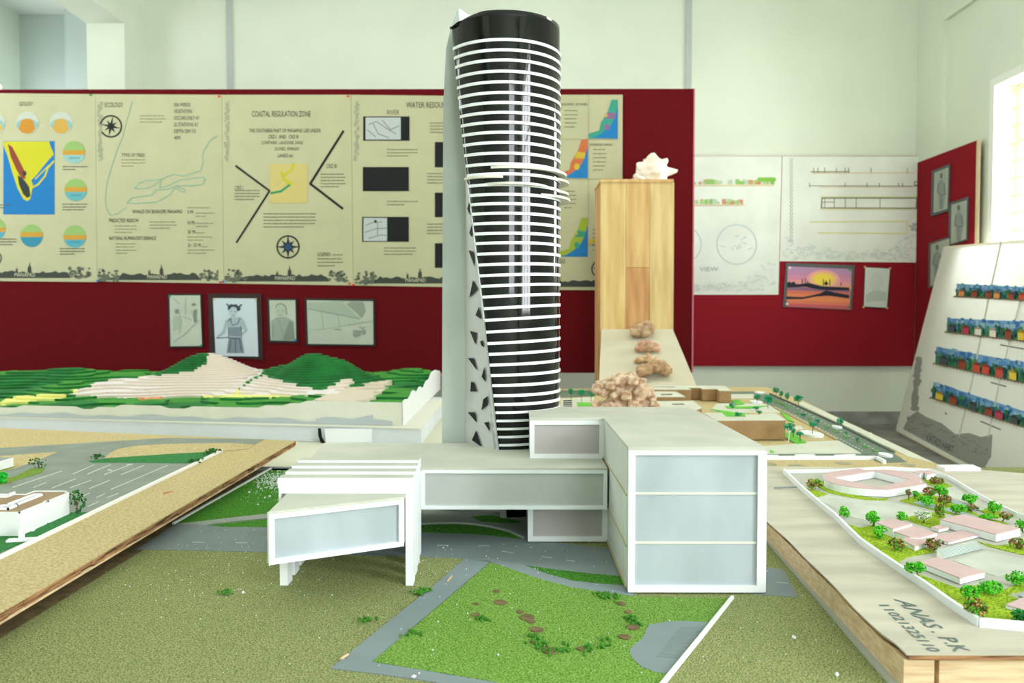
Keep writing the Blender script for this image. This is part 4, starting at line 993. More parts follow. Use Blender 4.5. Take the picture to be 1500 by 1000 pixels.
ins = [(xw-.0022, c0.y+.0022), (xw-.0022, 1.132), (xw-.005, 1.132), (xw-.005, 1.143), (xw-.0022, 1.143), (xw-.0022, c1.y-.004), (xw-.013, c1.y+.0095), (xw-.056, c1.y+.0095), (xw-.056, c1.y-.012), (xw-.073, c1.y-.012), (xw-.073, 1.163), (xw-.158, 1.163), (xw-.158, c0.y+.0022)]
MB().prism(ins, zt_-.002, zt_-.0014, holes=[hole1, hole2]).build('roof', M_brn, t)
mb = MB()
for a, b in zip(lw, lw[1:]+lw[:1]): 
    d = (Vector(b)-Vector(a)).normalized(); nn = Vector((-d.y, d.x))*.0018
    mb.prism([a, b, (b[0]+nn.x, b[1]+nn.y), (a[0]+nn.x, a[1]+nn.y)], zt_-.002, zt_)
mb.build('parapet', M_bw, t)
for h in (hole1, hole2):
    mb = MB()
    for a, b in zip(h, h[1:]+h[:1]): mb.box((min(a[0], b[0])-.001, min(a[1], b[1])-.001, zt_-.002), (max(a[0], b[0])+.001, max(a[1], b[1])+.001, zt_+.0015))
    mb.build('light_well_rim', M_bw, t)
MB().box((xw-.0735, 1.168, zt_), (xw-.0715, c1.y-.012, zt_+.004)).box((xw-.158, 1.163, zt_-.002), (xw-.073, 1.166, zt_+.004)).build('roof_upstand', M_bw, t)
t = thing('small_building_model', 'white block building model at the far left, beyond the car park', 'building model', G(0, 686, PZ))
q = G(20, 683.5, PZ); mb = MB().box((q.x-.12, q.y-.10, PZ), (q.x, q.y, PZ+.018)); mb.build('walls', M_bw, t); MB().box((q.x-.118, q.y-.098, PZ+.018), (q.x-.002, q.y-.002, PZ+.0186)).build('roof', mat('roof_grey_board', (150, 156, 156), .8), t)
t = thing('bench_model', 'tiny white toppled card bench beside the brown-roofed building', 'bench model', G(33, 792, PZ))
q = G(32, 791, PZ+.002)
MB().box((q.x-.016, q.y-.007, PZ+.0018), (q.x+.016, q.y+.004, PZ+.0045), rz=.25).build('seat', M_bw, t); MB().box((q.x-.003, q.y-.003, PZ+.0045), (q.x+.003, q.y+.003, PZ+.0145), rz=.25).build('post', M_bw, t); MB().box((q.x-.002, q.y-.005, PZ+.0145), (q.x+.016, q.y+.005, PZ+.0165), rz=.25).build('top_plate', M_bw, t)
# ================================================================== campus model on its plywood board (right)
CPZ = .335
t = thing('campus_model_base', 'plywood model board with green lawns inside a low white wall, at the right', 'model base', (.8, 1.1, GZ))
bo = [(.3365, .7045), (1.55, .7045), (1.55, 1.20), (1.10, 1.42), (.86, 1.565), (.383, 1.589)]
mb = MB(); n = 40; edge = []
for k in range(n+1):
    u = k/n; x = lerp(.383, .3365, u) - .0018*math.sin(u*23)*math.sin(u*9) - (.0 if u < .96 else -.003); edge.append((x, lerp(1.589, .7045, u)))
mb.prism(edge + bo[1:5], CPZ-.0015, CPZ); mb.build('plywood_top', M_plytop, t)
MB().prism([(x+.0012+.0016*random.random(), y) for x, y in edge] + [(1.549, .7055)] + bo[2:5], CPZ-.0058, CPZ-.0015).build('plywood_edge', M_ply, t)
def bq(x0, y0, x1, y1, w, z0, z1): # bar from a to b, width to the right
    a, b = Vector((x0, y0, 0)), Vector((x1, y1, 0)); d = (b-a).normalized(); nn = Vector((d.y, -d.x, 0))*w
    return MB().prism([a[:2], b[:2], (b+nn)[:2], (a+nn)[:2]], z0, z1)
bq(.3395, .7075, .3855, 1.585, .026, GZ+.0012, CPZ-.0062).build('side_batten', M_batten, t)
MB().box((.3675+.0035, .7085, GZ+.0012), (1.54, .728, CPZ-.0062)).build('front_batten', M_batten, t)
MB().prism([(.40, 1.55), (.86, 1.53), (.86, 1.55), (.40, 1.572)], GZ+.0012, CPZ-.0062).build('rear_batten', M_batten, t)
mb = MB(); mb.box((.46, .7035, CPZ-.0056), (1.55, .7044, CPZ-.0016)); mb.build('red_paint_smear', mat('red_primer', (190, 112, 96), .8, 0, 12, (216, 180, 150)), t)
# pencilled and marker lettering on the board
k = Ink((0, 0, CPZ), (0, 0, 1), .0004).col((96, 116, 112), .7)
k.text('ANAS . P.K', ((1308, 877), (1398, 955), (1424, 955), (1337, 882)), .012)
k.text('11021325110', ((1287, 886), (1360, 954), (1380, 955), (1302, 886)), .014)
k.build('lettering', t)
M_lawn = mat('yellow_green_turf', (190, 210, 70), .95, 0, 420, (112, 160, 30), bump=1.0, bscale=420, spec=.05, detail=2)
M_cpap = mat('campus_paper', (198, 198, 186), .75, .08, 16); M_crt = mat('court_paper', (208, 212, 202), .75, .08, 16); M_water = mat('pale_blue_paper', (164, 190, 196), .4, .06, 20)
def Cz(i): return CPZ + .0005*i
WALL = [(1148.5, 693), (1168, 712.5), (1182, 725), (1200, 741), (1223, 759.5), (1243, 780), (1260, 797), (1288, 817), (1320, 839), (1360, 866), (1400, 895), (1434, 917.5), (1500, 923.5), (1620, 932)]
BACK = [(1148.5, 693), (1225, 692), (1300, 688), (1362, 692), (1390, 702), (1440, 732), (1490, 757), (1640, 800)]
mb = MB(); flat(mb, WALL[:-1] + [(1620, 931)] + BACK[::-1][:-1], Cz(1)); mb.build('ground_paper', M_cpap, t)
for p in ([(1180,714),(1188,716),(1200,719),(1212,723),(1195,728)], [(1198,703),(1208,705),(1215,713),(1236,721),(1265,727),(1292,730),(1302,728.5),(1298,732),(1270,731.5),(1240,727),(1214,721),(1200,713)],
          [(1232,762),(1245,768),(1260,772.5),(1282,768),(1300,780),(1338,800),(1366,803),(1369,808),(1345,812),(1330,815),(1319,820),(1318,826),(1322,835),(1300,821),(1262,792)],
          [(1336,838),(1350,842),(1378,852),(1405,861.5),(1412,861),(1432,856),(1470,867),(1491,876.5),(1473,886),(1474,890),(1487,897),(1500,912),(1560,918),(1500,917),(1436,910),(1400,889),(1360,860)],
          [(1324,759),(1345,753),(1368,750),(1384,754),(1386,764),(1366,773),(1340,765)], [(1318,733),(1335,727),(1352,722),(1382,728),(1394,731),(1400,736),(1440,757),(1470,764),(1477,767),(1455,765),(1420,756),(1400,754),(1370,747),(1345,740)],
          [(1352,701),(1366,699),(1385,707),(1396,712),(1384,714),(1360,709)], [(1432,741),(1460,748),(1480,757),(1460,758),(1436,748)], [(1432,792.5),(1445,796),(1460,799),(1475,797),(1500,793),(1520,800),(1520,818),(1500,812),(1478,807),(1450,800)], [(1463,866),(1500,852),(1530,858),(1500,864),(1480,869)], [(1384,731),(1412,735),(1420,740),(1396,737)]):
    flat(MB(), p, Cz(3), .0013).build('lawn', M_lawn, t)
for p in ([(1337,735.5),(1348,733.5),(1372,739),(1370,745),(1352,741)], [(1388,733),(1394,731.5),(1420,738),(1442,744),(1440,747),(1418,745)], [(1380,745),(1390,743.5),(1412,749),(1432,756),(1420,757),(1396,751)], [(1367,711),(1380,711.5),(1386,714),(1376,714)], [(1492,872),(1510,866),(1520,872),(1500,874)]): flat(MB(), p, Cz(4), .0008).build('water_sheet', M_water, t)
flats('court', ([(1396,820),(1446,806.5),(1500,818),(1530,826),(1500,834),(1459,843),(1442,838)], [(1196,729),(1214,725),(1262,732),(1302,734),(1330,740),(1370,752),(1346,752),(1318,759),(1282,765),(1248,757)], [(1388,713),(1398,712),(1412,722),(1412,733),(1396,730),(1388,722)]), Cz(2), .0008, M_crt, t)
rail(MB(), WALL, CPZ, .0038, .0085).build('boundary_wall', M_frame, t); rail(MB(), BACK, CPZ, .003, .0065).build('boundary_wall', M_frame, t)
a_ = G(1134, 716, CPZ); b_ = G(1167, 716, CPZ)
o = MB().tube([a_+Vector((0, 0, .0022)), b_+Vector((0, 0, .0035))], .0016).build('loose_strip', mat('grey_pin', (136, 144, 144), .5)); tag(o, 'thin grey strip lying on the plywood against the white boundary wall', 'strip')
o = MB().prism([G(x, y, CPZ)[:2] for x, y in ((1372, 685), (1425, 684.5), (1437, 690), (1384, 690))], CPZ+.0001, CPZ+.006).build('white_sheet_offcut', M_frame); tag(o, 'white foam offcut lying at the back edge of the plywood board', 'foam offcut')

M_pink = mat('pink_roof_card', (214, 184, 184), .75, .03, 30); M_cwall = mat('campus_white_card', (238, 242, 244), .65)
def campus(label, roof, zr, hole=None, name='campus_building_model'):
    pts = [G(x, y, zr)[:2] for x, y in roof]; c = sum((Vector(p) for p in pts), Vector((0, 0)))/len(pts)
    hs = [[G(x, y, zr)[:2] for x, y in hole]] if hole else []
    b = thing(name, label, 'building model', (c.x, c.y, Cz(3)), 'pink roofed campus buildings')
    MB().prism(pts, Cz(3), zr-.0012, holes=hs).build('walls', M_cwall, b); MB().prism(pts, zr-.0012, zr, holes=hs).build('roof', M_pink, b)
campus('round pink-roofed courtyard building model at the back of the campus board', [(1207,697.8),(1208.5,695.5),(1212,693.5),(1205,692.5),(1230,689),(1258,685.5),(1268,688),(1282,687.4),(1296,687.4),(1310,688.4),(1322,690),(1333,692.4),(1342,695.5),(1348,699),(1350.5,702.5),(1347,706),(1357,708),(1330,712),(1301,716.5),(1290,716),(1279,715.6),(1268,714.9),(1256,713.8),(1244,712.2),(1232,710.2),(1222,707.8),(1214,705),(1209,702.6),(1206.8,700.3)], .349, [(1221,699),(1281,689.5),(1333,702),(1286,713.5)])
campus('tall pink-roofed block model at the left end of the stepped cluster', [(1282,764),(1310,759.5),(1336,766.5),(1308,774.5)], .3478)
campus('low pink-roofed middle block model of the stepped cluster', [(1307,777.2),(1335,769.5),(1373,780),(1350,786.5),(1333,786)], .3445)
campus('low pink-roofed front block model of the stepped cluster, striped ramp to its right', [(1320,789),(1335,785.5),(1352,785),(1372,789.5),(1340,799.8)], .3425)
campus('smallest cube-shaped pink-roofed model, between the cluster and the longest block', [(1364,771),(1378,768),(1390,771.5),(1375,775)], .3408)
campus('largest long pink-roofed block model with tall white sides', [(1377,760),(1412,752.5),(1494.5,773.5),(1459,781.8)], .3468)
campus('notched low pink-roofed model just behind the striped ramp', [(1359.5,786),(1382,780),(1387,782),(1408,776),(1434,782.5),(1389,793.5)], .3402)
campus('long low pink-roofed model in front of the striped ramp', [(1347,822.6),(1373,815.5),(1442.5,837),(1406.5,846)], .3435)
campus('low pink-roofed model cut off by the right photo edge', [(1473,885),(1525,864),(1580,880),(1505,894)], .3405)
campus('small pink-roofed cube model behind the round building, nearer to it', [(1336,690.5),(1350,688),(1356.5,690),(1347,693.5)], .347)
campus('small pink-roofed cube model behind the round building, farthest right', [(1351,690),(1362,688),(1370,691.5),(1358,695)], .346)
b = thing('striped_ramp_model', 'pale striped stepped seating model leaning on the court edge', 'seating model', G(1410, 812, CPZ), None)
e0, e1 = G(1384, 818, Cz(2)), G(1440, 803.5, Cz(2)); h0, h1 = G(1372.5, 805, .3462), G(1428, 792.3, .3462)
mb = MB(); mb.add([e0, e1, h1, h0, Vector((h0.x, h0.y, Cz(2))), Vector((h1.x, h1.y, Cz(2)))], [(0,1,2,3), (0,4,5,1), (3,2,5,4), (0,3,4), (1,5,2)]); mb.build('wedge', M_crt, b)
mb = MB(); nn = (e1-e0).cross(h0-e0).normalized()
for i in range(8):
    u0, u1 = i/8, i/8+.06; mb.slab([e0.lerp(h0, u0), e1.lerp(h1, u0), e1.lerp(h1, u1), e0.lerp(h0, u1)], nn*.0005)
mb.build('step_line', mat('step_grey_green', (140, 160, 158), .7), b)

# ================================================================== little trees
FOL = {'green': ((84, 190, 44), (48, 146, 36), (124, 210, 70)), 'mixed': ((84, 170, 44), (120, 84, 56), (196, 164, 96)), 'red': ((132, 84, 62), (84, 150, 50), (206, 130, 110)),
       'white': ((214, 222, 200), (110, 160, 80), (230, 230, 222)), 'dark': ((40, 140, 56), (26, 104, 48), (70, 170, 70)), 'teal': ((38, 160, 114), (18, 124, 88), (76, 190, 140)), 'sparse': ((50, 112, 52), (34, 84, 44), (86, 140, 66)), 'ball': ((40, 200, 60), (30, 170, 50), (70, 214, 80))}
M_trunk = mat('twig_brown', (120, 92, 72), .85); M_trw = mat('white_pin', (232, 232, 226), .6)
def tree(label, group, cx, cy, w, h, bx, by, z, kind, trunk=None, dens=1.0, name='model_tree', lean=True):
    base = G(bx, by, z); k = base.y/F                       # size of one picture step at that depth
    up = Vector((0, 0, 1)); c = base + Vector(((cx-bx)*k, 0, max(.002, (by-cy)*k*.97)))
    rx, rz = w*k*.5, h*k*.48; ry = rx*.85
    t = thing(name, label, 'model tree', base, group)
    if trunk is not False:
        mid = base.lerp(c, .5) + Vector((random.uniform(-.3, .3)*rx*.3, 0, 0))
        m = MB().tube([base, mid, c], [.0011, .0009, .0006], 5)
        for i in range(4):
            e = c + Vector((random.uniform(-.6, .6)*rx, random.uniform(-.6, .6)*ry, random.uniform(-.2, .5)*rz)); m.tube([mid, e], [.0007, .0004], 4)
        m.build('trunk', trunk or M_trunk, t)
    m = MB(); n = int((300 if kind != 'sparse' else 130)*dens); r0 = (rx+rz)*.5*(.15 if kind not in ('sparse',) else .13)
    cl = [Vector((random.gauss(0, .5), random.gauss(0, .5), random.gauss(0, .45))) for _ in range(14)]
    for i in range(n):
        q = random.choice(cl) + Vector([random.gauss(0, .24) for _ in range(3)])
        if q.length > 1: q.normalize()
        p = c + Vector((q.x*rx, q.y*ry, q.z*rz))
        if p.z < z + r0*.5: p.z = z + r0*.5
        m.octa(p, r0*random.uniform(.6, 1.25), random.choice((0, 0, 1, 1, 2)) if kind != 'green' else random.choice((0, 0, 0, 1, 2)))
    cs = FOL[kind]
    m.build('foliage', [mat('foliage_%s_%d' % (kind, i), cs[i], .8, spec=.15) for i in range(3)], t)
CG = 'little trees on the campus board'
CT = [
 ('small reddish bush model by the wall corner left of the round building', 1193,708,22,15,1190,716,'mixed'), ('leaning green tree model beside the white wall, alone on the pale paper', 1237,749,14,19,1226,757,'green'),
 ('forked green tree model at the back left corner of the stepped cluster', 1279,758,19,21,1279,770,'green'), ('ragged green tree model against the left side of the stepped cluster', 1289,778,20,20,1289,788,'green'),
 ('bushy green and brown tree model in front of the stepped cluster', 1313,796,25,17,1312,806,'mixed'), ('round green tree model peeping behind the stepped cluster', 1320,755,18,12,1320,763,'green'),
 ('white-flowered tree model on the lawn behind the smallest cube', 1353,754,25,12,1353,765,'white'), ('red and green tree model at the left end of the striped ramp', 1369,796,26,16,1369,806,'red'),
 ('green tree model with a bent reddish trunk, left of the long low building', 1340,830,29,17,1347,847,'green'), ('tiny brown tree model close to the round building corner', 1331,720,9,9,1331,732,'red'),
 ('tiny green tree model close to the round building corner', 1341,723,11,9,1340,730,'green'), ('reddish brown tree model over the pond, right of the round building', 1361,720,19,14,1360,731,'red'),
 ('full green tree model behind the reddish brown one by the pond', 1377,719,20,18,1376,731,'green'), ('wide green tree model at the left end of the pale pond', 1358,733,24,14,1358,741,'green'),
 ('reddish tree model between the two pond strips', 1383,731,20,13,1382,739,'red'), ('upright mixed tree model at the edge of the flower lawn', 1377,746,15,19,1377,757,'mixed'),
 ('red bush model at the far back lawn by the small cubes', 1372,703,19,11,1371,708,'red'), ('leaning green tree model over the pond strip behind the longest block', 1404,744,22,13,1400,753,'green'),
 ('spreading green tree model by the back wall of the campus', 1421,730,21,16,1420,738,'green'), ('brown tree model at the foot of the spreading green one by the back wall', 1423,743,18,10,1423,749,'red'),
 ('round green tree model by the back wall, nearest the right edge', 1457,741,21,15,1456,751,'green'), ('brown tree model with a dark trunk behind the longest block', 1474,755,18,12,1468,764,'red'),
 ('low green bush model showing over the longest block roof', 1448,757,24,8,1448,762,'green'), ('green tree model behind the right end of the longest block', 1497,768,18,18,1499,780,'green'),
 ('red and green tree model in front of the longest block right end', 1490,795,22,15,1489,803,'red'), ('round green tree model on the lawn right of the court', 1488,845,26,20,1488,857,'green'),
 ('wide green tree model on the front lawn beside the long low building', 1450,858,34,20,1449,870,'green'), ('green tree model behind the reddish one by the front wall', 1422,866,27,19,1418,880,'green'),
 ('reddish green tree model with a thin stick trunk inside the front wall corner', 1429,888,31,25,1443,907,'mixed'), ('dark green bush model at the lower right photo edge', 1494,901,28,20,1494,910,'dark')]
for (l, cx, cy, w, h, bx, by, kd) in CT: tree(l, CG, cx, cy, w, h, bx, by, Cz(3), kd)
# trees of the parking model
PGp = 'sparse shrubs on the car park board'
tree('sparse shrub model with bare twigs, on the verge left of the car park', PGp, 56, 676, 26, 17, 57, 686, PZ, 'sparse', dens=.4, name='model_shrub')
tree('tall sparse shrub model at the corner of the brown-roofed building', PGp, 113, 733, 24, 34, 115, 753, PZ, 'sparse', dens=.7, name='model_shrub')
tree('low shrub model at the left tip of the dark green verge', PGp, 142, 668, 24, 7, 142, 673, PZ, 'sparse', dens=.8, name='model_shrub')
tree('shrub model by the white kerb at the top of the car park', PGp, 310, 661, 28, 9, 308, 666, PZ, 'sparse', dens=1, name='model_shrub')
tree('shrub model lying on the kerb at the right tip of the dark green verge', PGp, 288, 674, 22, 8, 288, 678, PZ, 'sparse', dens=.9, name='model_shrub')
tree('bright green ball bush model on the grass strip at the left photo edge', PGp, 2, 699, 18, 17, 3, 708, PZ, 'ball', trunk=False, dens=2, name='model_shrub')

# ================================================================== street model with brown buildings
RZ = .33
t = thing('street_model_base', 'cork board with a long grey street and white paper plots, behind the white cube', 'model base', (.8, 2.5, .269))
MB().prism([G(x, y, RZ)[:2] for x, y in ((815, 569.5), (960, 567), (1122, 566.5), (1175, 586), (1235, 615), (1330, 659), (1385, 685))] + [(.40, 1.60), (.05, 1.60)], RZ-.014, RZ).build('cork_board', M_tan, t)
MB().prism([(.12, 1.80), (.75, 1.80), (.78, 3.2), (.12, 3.2)], .2695, RZ-.014).build('under_frame', M_batten, t)
def Rz(i): return RZ + .0006*i
M_plot = mat('plot_paper', (212, 214, 198), .75, .04, 12)
mb = MB(); flat(mb, [(1108,573),(1128,578),(1180,601),(1232,625),(1310,664),(1328,676),(1290,677),(1263,664),(1225,644),(1180,619),(1134,596),(1098,580),(1060,575.5),(1060,573.5)], Rz(2), .0012)
flat(mb, [(1000,665.5),(1263,664),(1290,672),(1000,672)], Rz(2), .0012); flat(mb, [(815,571.5),(872,571.5),(872,580),(818,582)], Rz(2), .0012); mb.build('street', mat('street_paper', (112, 128, 114), .75, .1, 14), t)
mb = MB(); flat(mb, [(1173,586.5),(1330,659.5),(1368,678),(1330,668),(1242,625),(1170,592)], Rz(1)); flat(mb, [(1000,664),(1090,655),(1159,650),(1183,646.5),(1228,644.8),(1262,663.5)], Rz(4), .002)
flat(mb, [(1060,577),(1104,577),(1108,583),(1062,584)], Rz(3), .0015); flat(mb, [(1048,592),(1062,589),(1126,592),(1144,604),(1052,604)], Rz(1)); flat(mb, [(1040,600),(1050,592),(1064,596),(1060,606)], Rz(2))
flat(mb, [(822,584),(870,581),(870,600),(822,600)], Rz(1)); flat(mb, [(1150,626),(1172,623),(1178,628),(1156,631)], Rz(2)); flat(mb, [(1256,628),(1278,634),(1274,637),(1252,631)], Rz(2)); flat(mb, [(1280,641),(1300,651),(1294,653),(1276,644)], Rz(2)); flat(mb, [(1318,658),(1330,661),(1326,665),(1314,661)], Rz(2)); mb.build('plot_paper', M_plot, t)
for p in ([(1042,598.5),(1060,601),(1082,604.5),(1098,606),(1090,608.5),(1064,609.5),(1057,604)], [(1071,586),(1082,585),(1091,591),(1080,592.5)], [(1062,594),(1090,595),(1126,593.5),(1100,597.5),(1066,597)], [(1150,634),(1160,632),(1182,648),(1168,650),(1150,640)], [(846,589),(868,589.5),(868,594),(846,594)], [(1128,658),(1136,662),(1128,663)], [(1143,603),(1150,605),(1164,618),(1154,615)]): flat(MB(), p, Rz(5), .0018).build('green_patch', mat('green_paper', (110, 200, 66), .85, .1, 60), t)
mb = MB()
for x, y, w in ((1137,588.5,5),(1145,591,7),(1152,596,6),(1168,604,5),(1186,613,6),(1210,624.5,7),(1224,631,7),(1239,639,8),(1257,645,6),(1267,653.5,8),(1281,659,7)):
    a, b_, c_, d_ = (x-w*.5, y-2), (x, y-2), (x+w*.7, y+1.6), (x-w*.1, y+1.8); flat(MB(), [a, b_, c_, d_], Rz(5), .0035).build('median_planter', mat('planter_green', (96, 160, 70), .85, .3, 60), t)
mb = MB()
for (ax, ay), (bx, by) in (((1150, 588), (1300, 668)), ((1150, 601), (1266, 661))):
    for i in range(26):
        u = i/26; x, y = lerp(ax, bx, u), lerp(ay, by, u); flat(mb, [(x, y), (x+2.2, y+.6), (x+2.6, y+1.3), (x+.4, y+.7)], Rz(3), .0006)
mb.build('lane_marking', mat('lane_white', (220, 224, 214), .8), t)
mb = MB()
for x, y, rx, ry in ((1188.5, 637, 15, 4.2), (1107.5, 590, 8.5, 1.8), (1113, 576.2, 7, 1.2), (1297, 668.5, 8.5, 2.6), (1226, 627, 6, 1.8)):
    p = G(x, y, RZ); MB().disc((p.x, p.y, RZ), rx*p.y/F, ry*p.y/F*p.y/.3, RZ+.0055).build('white_disc', M_frame, t)
rail(MB(), [(1000, 672.8), (1284, 672.5), (1296, 679)], Rz(1), .006, .007).build('white_kerb', M_frame, t); rail(MB(), [(1000, 668), (1140, 668)], Rz(3), .004, .003).build('white_kerb', M_frame, t)
for a in ([(1165, 668.5), (1193, 668)], [(1223, 669), (1252, 668)]): rail(MB(), a, Rz(3), .008, .004).build('white_kerb', M_frame, t)
rail(MB(), [(1134, 597), (1180, 620), (1226, 645)], RZ, .006, .004).build('street_edging', mat('tan_edging', (186, 170, 130), .8), t); rail(MB(), [(1128, 577.5), (1180, 600.5), (1232, 624.5), (1309, 663.5)], RZ, .006, .005).build('street_edging', mat('grey_green_edging', (96, 110, 98), .8), t)
mb = MB()
for x, y, rx, ry in ((1128, 680, 10, 2.4), (1168, 682.5, 13, 2), (1235, 678.5, 12, 2.2), (1330, 681, 10, 2.4)):
    p = G(x, y, RZ); MB().disc((p.x, p.y, RZ-.001), rx*p.y/F, ry*p.y/F*p.y/.3, Rz(1), 0, 14).build('glue_mark', mat('glue_grey', (170, 164, 136), .8, .15, 90), t)
mb = MB()
for i in range(4): flat(MB(), [(825, 586+i*3), (838, 585.6+i*3), (838, 587+i*3), (825, 587.4+i*3)], Rz(3), .0008).build('crossing_stripe', M_hole, t)
M_brw = mat('brown_board', (164, 132, 92), .8, .06, 40); M_slot = mat('roof_slot_dark', (120, 116, 108), .8)
def brown(label, roof, zr, slots=()):
    pts = [G(x, y, zr)[:2] for x, y in roof]; c = sum((Vector(p) for p in pts), Vector((0, 0)))/len(pts)
    b = thing('brown_building_model', label, 'building model', (c.x, c.y, Rz(4)), 'brown board buildings')
    hs = [[G(x, y, zr)[:2] for x, y in s] for s in slots]
    MB().prism(pts, Rz(4), zr-.002, holes=hs).build('walls', M_brw, b); MB().prism(pts, zr-.002, zr, holes=hs).build('roof', M_plot, b)
brown('tall brown-walled building model with a zigzag front, farthest back', [(958,564.5),(1062,564.8),(1071,571.8),(1054,571.5),(1050,569.3),(1029,569.3),(1025,567.4),(1007,567.2),(1012,570),(985,570),(958,569.8)], .3735, [[(958.5,565.8),(990,565.8),(988,567),(958.5,567)]])
brown('low brown-walled building model with one roof slot, just behind the coral rock', [(940,572.3),(978,571.5),(992,574),(1004,580.6),(940,581)], .366, [[(968,576.4),(984,576.2),(986,578.2),(968,578.4)]])
brown('low white-roofed building model right behind the cube roof, with a dark roof slot', [(940,587.5),(1016,586.7),(1028,597),(1010,603),(940,603)], .358, [[(983,590.4),(1000,590.2),(1004,592.6),(985,592.8)]])
brown('long brown-walled building model to the right of the cube roof', [(1030,604.8),(1057,604),(1064,610),(1092,610),(1091,606.8),(1114,607),(1117,605),(1136,605),(1151,614.4),(1048,614.8)], .3796)
RG = 'green foam trees on the street board'
RT = [('green foam tree model nearest the black tower', 836,572,8,9,837,584,0), ('forked green foam tree model left of the coral rock', 852,574,13,8,852,588,0), ('green foam tree model touching the left side of the coral rock', 866,577,8,7,866,588,0),
 ('green foam tree model on a white disc behind the green patches', 1109,581,9,8,1109,590,0), ('heart-shaped green foam tree model by the bend of the street', 1125,584,13,13,1125,598,0), ('first green foam tree model along the far side of the street', 1136,571,10,8,1137,579,1), ('second green foam tree model along the far side of the street', 1144,576,7,8,1144,582,1),
 ('third green foam tree model along the far side of the street', 1153,579,7,11,1154,589,1), ('fourth and widest green foam tree model along the far side of the street', 1169,583,14,10,1170,593,1), ('dark green foam bush model behind the zigzag building corner', 1073,593,9,7,1073,598,0),
 ('low green foam tree model over the white contours', 1107,597,9,5,1107,601,0), ('ragged green foam bush model at the edge of the long brown roof', 1112,603,8,6,1112,607,0), ('dark green foam bush model on the bright green courtyard patch', 1081,606,11,6,1081,610,0),
 ('large green foam tree model on a white pin at the brown building corner', 1157,624,17,11,1155,648,2), ('small green foam tree model just behind the white-pinned one', 1162,630,6,8,1162,640,0), ('green foam tree model right of the white-pinned one, on the green patch', 1171.5,634,11,8,1172,647,0),
 ('green foam tree model with a thin stem on the large white disc', 1191,620,12,8,1189.5,636,0), ('dark green foam bush model in the street behind the disc tree', 1197,616,8,6,1197,621,0), ('dark green foam bush model halfway along the street median', 1177.5,607,9,6,1178,611,0),
 ('single green foam tree model on the right pavement of the street', 1231.5,616,11,10,1232,625,0), ('tiny green foam bush model on the street, near the right pavement', 1239,633,6,4,1239,636,0), ('tiny green foam bush model near the front end of the street', 1256,643,5,5,1255,648,0), ('green foam bush model showing behind the cube roof edge', 1099,632,10,6,1100,640,0)]
for (l, cx, cy, w, h, bx, by, kd) in RT: tree(l, RG, cx, cy, w, h, bx, by, Rz(4), 'teal', trunk=M_trw if kd == 2 else None, dens=.75)

# ================================================================== stones, corals and shell
def lump(name, label, cat, base, sx, sy, sz, m, seed, group=None, knob=0, parent=None, rough=.22, rot=0, extra=None):
    rnd = random.Random(seed)
    bm = bmesh.new(); bmesh.ops.create_icosphere(bm, subdivisions=5, radius=1)
    ks = [(Vector([rnd.gauss(0, 1) for _ in range(3)]).normalized(), rnd.uniform(.24, .44), rnd.uniform(.5, 1)) for _ in range(knob)]
    ph = [rnd.uniform(0, 6) for _ in range(9)]
    for v in bm.verts:
        d = v.co.normalized(); r = 1 + rough*(math.sin(3*d.x+ph[0])*math.sin(3*d.y+ph[1]) + .6*math.sin(5*d.z+ph[2]+2*d.x) + .35*math.sin(9*d.x+ph[3])*math.sin(8*d.y+ph[4]) + .25*math.sin(13*d.z+ph[5])*math.sin(12*d.x+ph[6]))
        if ks:
            best = 0
            for kd, kr, ka in ks:
                a = (d-kd).length
                if a < kr: best = max(best, ka*math.sqrt(1-(a/kr)**2))
            r = r*.82 + best*.24
        r += rnd.uniform(-.012, .012)*(2 if knob else 1)
        v.co = d*r
        if extra: v.co = extra(v.co)
    M = Matrix.Rotation(rot, 3, 'Z'); zs = []
    for v in bm.verts:
        p = v.co; p = Vector((p.x*sx/2, p.y*sy/2, p.z*sz/2)); v.co = M @ p; zs.append(v.co.z)
    lo = min(zs) + (max(zs)-min(zs))*.06
    for v in bm.verts: v.co.z = max(v.co.z, lo) - lo
    me = bpy.data.meshes.new(name); bm.to_mesh(me); bm.free(); me.materials.append(m)
    me.polygons.foreach_set('use_smooth', [True]*len(me.polygons))
    o = bpy.data.objects.new(name, me); COL.objects.link(o); o.location = base; return tag(o, label, cat, group)
M_coral = mat('coral_rock', (230, 208, 184), .95, 0, 70, (178, 140, 112), bump=.6, bscale=150, spec=.1)
def knobbly(name, label, cat, base, balls, m, vox, group=None, seed=1):
    rnd = random.Random(seed); bm = bmesh.new()
    for (c, r) in balls:
        ph = [rnd.uniform(0, 6) for _ in range(6)]
        g = bmesh.ops.create_icosphere(bm, subdivisions=3, radius=1)
        for v in g['verts']:
            d = v.co.copy(); q = 1 + .12*math.sin(4*d.x+ph[0])*math.sin(4*d.y+ph[1]) + .1*math.sin(6*d.z+ph[2]) + .07*math.sin(11*d.x+ph[3])*math.sin(10*d.z+ph[4]) + rnd.uniform(-.03, .03)
            v.co = Vector(c) + Vector((d.x*r, d.y*r, d.z*r*.95))*q
            v.co.z = max(v.co.z, 0)
    me = bpy.data.meshes.new(name); bm.to_mesh(me); bm.free(); me.materials.append(m)
    o = bpy.data.objects.new(name, me); COL.objects.link(o); o.location = base
    md = o.modifiers.new('fuse', 'REMESH'); md.mode = 'VOXEL'; md.voxel_size = vox*S; md.use_smooth_shade = True
    return tag(o, label, cat, group)
p = G(917, 636, RZ+.001); rnd = random.Random(9)
balls = [((0, .01, .055), .056), ((-.035, .01, .045), .048), ((.04, .01, .04), .046), ((0, .01, .085), .048)]
prof = [(-.085, .05), (-.08, .10), (-.065, .128), (-.03, .142), (0, .148), (.03, .146), (.05, .12), (.07, .085), (.085, .045)]
seen = []
